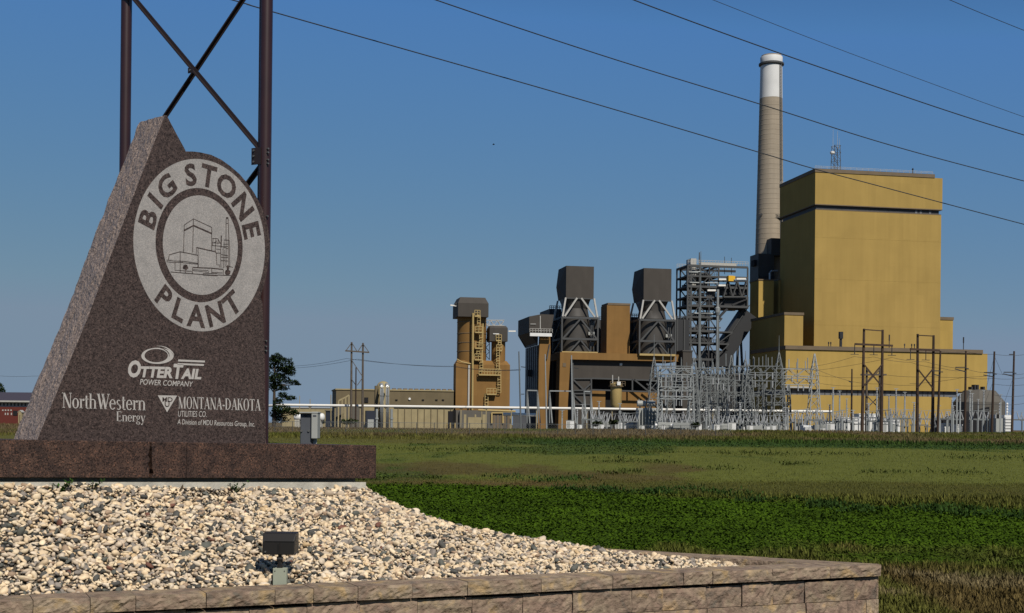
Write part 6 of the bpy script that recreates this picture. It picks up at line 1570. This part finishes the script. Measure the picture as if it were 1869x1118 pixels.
for lab_, pts in zip(('upper wire leading from the grey H-frame to the silos', 'lower wire leading from the grey H-frame to the silos', 'faint far wire behind the slab leading to the grey H-frame'), ([(520,668,500),(632,654,400),(830,668,440),(950,674,340)], [(520,672,500),(652,655,400),(830,669,440),(950,675,340)], [(-40,681,520),(60,686,520),(520,672,500)])):
    wire('conductor', lab_, pts, .05, 'power line', G2, n=8, sag=.6)
G3 = 'guy wires on the pole row'
for lab_, a, b in zip(('guy wire from the tip of the pole at the hall end to the next arm', 'guy wire slanting down behind the pole at the hall end', 'guy wire slanting down from the pole beside the white transformer', 'short low guy wire at the pole at the hall end'), *zip(*(((1815,650),(1830,684)),((1815,650),(1797,720)),((1849,690),(1833,735)),((1815,690),(1798,735))))):
    wire('guy_wire', lab_, [(a[0],a[1],284),(b[0],b[1],284)], .03, 'guy wire', G3, n=1)

# ------------------------------------------------------------------ chain-link fence
FE = Fr(500, 182, 1.2)
fe = thing('chain_link_fence', 'long low chain-link fence on thin posts between field and plant', 'fence', FE)
x = FE.x(470); k = 0
xe = FE.x(1330); H = 1.75
while x < xe:
    m = MB(); m.cyl((x,0,0),(x,0,H+.05),.045,n=6); m.build('post', MT['steel_grey'], fe); x += 2.45
m = MB(); m.bar((FE.x(470),0,H),(xe,0,H),.05); m.build('top_rail', MT['galv'], fe)
m = MB(); x = FE.x(470)
while x < xe:
    m.bar((x,0,.05),(x+H,0,H),.012); m.bar((x+H,0,.05),(x,0,H),.012); x += .35
m.build('mesh', MT['galv'], fe, kind='stuff')

# ------------------------------------------------------------------ trees
def tree(name, lab, px, pyt, pyb, Y, clumps, tint, leafsize, cat='tree', lean=0):
    fr = Fr(px, Y, 0); t = thing(name, lab, cat, fr); H = fr.z(px, pyt)
    tr = MB(); tr.tube([(0,0,-.2),(lean*.3,0,H*.4),(lean,0,H*.85)], [H*.028,H*.02,H*.006], 8)
    pos = []; sc = Y/F
    for cx_, cy_, rx, ry, n in clumps:
        c = fr.p(cx_, cy_); d = rp.uniform(-.6,.6)*rx*sc
        zb = max(c.z-ry*sc*1.2, H*.1); tr.tube([(lean*.3*(zb/H),0,zb), (c.x*.6,d*.5,c.z-ry*sc*.4), (c.x,d,c.z)], [H*.010,H*.006,H*.002], 5)
        u = RNG.normal(0,1,(n,3)); u /= np.linalg.norm(u,axis=1,keepdims=True); r_ = RNG.uniform(.35,1.05,(n,1))**.6
        pos.append(u*r_*np.array((rx*sc*1.08, rx*sc*.9, ry*sc*1.12)) + np.array((c.x, d, c.z)))
    tr.build('trunk', MT['bark'], t)
    pos = np.concatenate(pos); v, f, tt = leaf_quads(pos, RNG.uniform(.6,1.4,len(pos))*leafsize, .35, np.array(tint)[None]*RNG.uniform(.5,1.6,(len(pos),1)), .55)
    numpy_mesh('crown', v, f, MT['leaf'], tt, parent=t)
tree('pine_tree', 'dark layered pine tree standing just past the maroon post', 500, 646, 778, 270,
     [(498,662,10,12,500),(505,655,10,8,420),(522,668,14,13,800),(512,680,14,10,500),(531,678,9,9,350),(505,692,12,8,400),(520,694,11,5,260),(536,699,9,4,200),(545,702,4,2,50),(505,705,12,7,350),(518,709,9,4,160),(516,722,8,5,200),(530,727,10,4,240),(508,733,9,5,200),(515,747,16,7,500),(504,757,13,9,500),(530,752,13,5,300),(512,766,14,6,260),(488,700,14,14,500),(484,680,12,12,400),(540,756,9,4,140)], (.020,.034,.011), .46)
tree('broadleaf_tree', 'dark rounded tree behind the red building at the edge of view', -4, 700, 770, 330, [(-2,708,9,7,400),(4,715,7,6,300),(-9,716,10,9,400),(0,726,9,8,300)], (.03,.05,.018), .5)
sh = [(560,770,8,4),(585,771,7,3),(638,771,16,4),(1120,772,9,4),(1090,775,10,4),(1270,777,7,4)]
for i, (px, py, w, h) in enumerate(sh):
    labs = ['low dark bush under the white tank by the cabinet', 'low bush at the rounded end of the white tank', 'wide low bush below the grey H-frame', 'low green bush before the cream tank', 'low green bush before the brown pier', 'low green bush before the dense lattice gantry']
    tree('bush', labs[i], px, py-h*2, py, 300, [(px-w*.4,py,w*.6,h,160),(px+w*.3,py-1,w*.6,h,160)], (.035,.05,.018), .5, 'bush')

# ------------------------------------------------------------------ far left: red building with dark roof, hut; white tanks; pale sheds
RB = Fr(-30, 300, -2)
rb = thing('red_building', 'long red building with a dark purple roof and a pale window strip', 'building', RB)
q = lambda px, py, d=0: RB.p(px, py, d)
x1 = q(75, 750).x; z3, z2, z1 = q(0,719).z, q(0,732.5).z, q(0,742).z
MB().box(0,x1,0,14,0,z1).build('wall', MT['red_wall'], rb)
MB().box(-.2,x1+.2,.4,13.5,z1+.003,z2).build('window_strip', MT['steel_white'], rb)
for i in range(16): MB().box(x1*(i+.25)/16, x1*(i+.6)/16, .3, .39, z1+.25, z2-.3).build('window', MT['louver'], rb)
m = MB(); m.add([(-.6,-.8,z2+.003),(x1+.6,-.8,z2+.003),(x1+.6,7,z3+.6),(-.6,7,z3+.6),(-.6,15,z2+.003),(x1+.6,15,z2+.003)], [(0,1,2,3),(3,2,5,4),(0,3,4),(1,5,2),(0,4,5,1)]); m.build('roof', MT['purple_roof'], rb)
MB().box(-.5,x1+.5,-.85,-.81,z2-.1,z2+.25).build('fascia', MT['steel_white'], rb)
for px in (4,9,14,19): MB().box(q(px,748).x, q(px+2.6,748).x, -.06, -.005, q(px,749.5).z, q(px,747).z).build('notice_panel', MT['steel_white'], rb)
for px in (9,13.5,20): MB().box(q(px,755).x, q(px+2,755).x, -.06, -.005, q(px,757).z, q(px,753).z).build('notice_panel', MT['steel_white'], rb)
MB().box(q(24,752).x, q(32,752).x, -.08, -.005, q(24,758).z, q(24,749).z).build('door', MT['black'], rb)
HU = Fr(33, 292, 0)
hu = thing('cream_hut', 'tiny cream gabled hut in front of the red building', 'hut', HU)
w = HU.x(39.5,0,755); zt_ = HU.z(33,751.5); za = HU.z(36,748.5)
m = MB(); m.prism([(0,0),(w,0),(w,zt_),(w/2,za),(0,zt_)],0,1.6); m.build('wall', MT['low_pale'], hu)
MB().box(w*.35,w*.6,-.05,-.004,0,zt_*.8).build('door', MT['fascia'], hu)
m = MB(); m.add([(-.1,-.1,zt_-.02),(w/2,-.1,za+.08),(w+.1,-.1,zt_-.02),(-.1,1.7,zt_-.02),(w/2,1.7,za+.08),(w+.1,1.7,zt_-.02),(-.1,-.1,zt_-.12),(w/2,-.1,za+.004),(w+.1,-.1,zt_-.12),(-.1,1.7,zt_-.12),(w/2,1.7,za+.004),(w+.1,1.7,zt_-.12)], [(0,3,4,1),(1,4,5,2),(6,7,10,9),(7,8,11,10),(0,1,7,6),(1,2,8,7)]); m.build('roof', MT['steel_white'], hu)
def htank(px0, px1, pyc, rpx, Y, lab):
    fr = Fr(px0, Y, -12); t = thing('white_tank', lab, 'tank', fr); r_ = rpx/F*Y; a, b = fr.p(px0+rpx, pyc), fr.p(px1-rpx*.6, pyc); b.z = a.z
    m = MB(); pts = [a+(a-b).normalized()*r_*.55*math.sin(t_) for t_ in (1.5,1.1,.6)]; rr = [r_*math.cos(t_) for t_ in (1.5,1.1,.6)]
    m.tube(pts+[a,b]+[b+(b-a).normalized()*r_*.55*math.sin(t_) for t_ in (.6,1.1,1.5)], rr+[r_,r_]+rr[::-1], 18); m.build('shell', MT['white'], t, smooth=True)
    for f0 in (.2,.8): c = a.lerp(b,f0); m = MB(); m.box(c.x-.25,c.x+.25,-r_*.7,r_*.7,0,c.z-r_*.6); m.build('saddle', MT['concrete'], t)
htank(534, 551, 761, 6, 300, 'white tank end showing beside the dark pine')
htank(566, 593, 761, 7.5, 300, 'white tank with a rounded end showing behind the cabinet')
PS = Fr(515, 520, 0)
ps = thing('pale_sheds', 'far line of pale low sheds under the white pipeline', 'shed', PS)
MB().box(0, PS.x(612,0,755), 0, 10, 0, PS.z(515,744)).build('wall', MT['low_pale'], ps); MB().box(-.3, PS.x(612,0,755), -.3, 10.3, PS.z(515,744)+.003, PS.z(515,742.5)).build('roof', MT['steel_white'], ps)
DS = Fr(594, 500, 0)
ds = thing('dark_shed', 'dark shed under the white pipeline beside the canopy posts', 'shed', DS)
MB().box(0, DS.x(622,0,755), 0, 10, 0, DS.z(594,750)).build('wall', MT['blue_dark'], ds); MB().box(-.3, DS.x(622,0,755)+.3, -.3, 10.3, DS.z(594,750)+.003, DS.z(594,748.5)).build('roof', MT['steel_grey'], ds)
DR = Fr(936, 500, 0)
dr_ = thing('dark_shed', 'dark ribbed shed behind the thick white pipe by the silos', 'shed', DR)
MB().box(0, DR.x(985,0,765), 0, 8, 0, DR.z(936,757)).build('wall', MT['cab_dark'], dr_); MB().box(-.3, DR.x(985,0,765)+.3, -.3, 8.3, DR.z(936,757)+.003, DR.z(936,756)).build('roof', MT['steel_grey'], dr_)
FT = Fr(20, 900, 0)
# gravelled yard under the plant
ym = MB(); 
ym.add([(-160, 300, .006), (380, 290, .006), (460, 620, .006), (-200, 620, .006)], [(0,1,2,3)]); ym.build('yard', MT['yard'], None, kind='structure')
# a bird far up
bd_ = thing('bird', 'single dark bird high in the sky left of the chimney', 'bird', None, None, P(901, 263.5, 90))
m = MB(); m.tube([(-.09,0,0),(-.04,0,.01),(.03,0,.012),(.08,0,.0)],[.005,.03,.035,.008],8); m.build('body', MT['black'], bd_, smooth=True)
for s_ in (-1,1): m = MB(); m.add([(-.03,0,.01),(.05,0,.01),(.03,s_*.12,.05),(-.03,s_*.11,.05),(-.04,s_*.22,.02)],[(0,1,2,3),(3,2,4)]); m.build('wing', MT['black'], bd_)
bpy.context.view_layer.update()
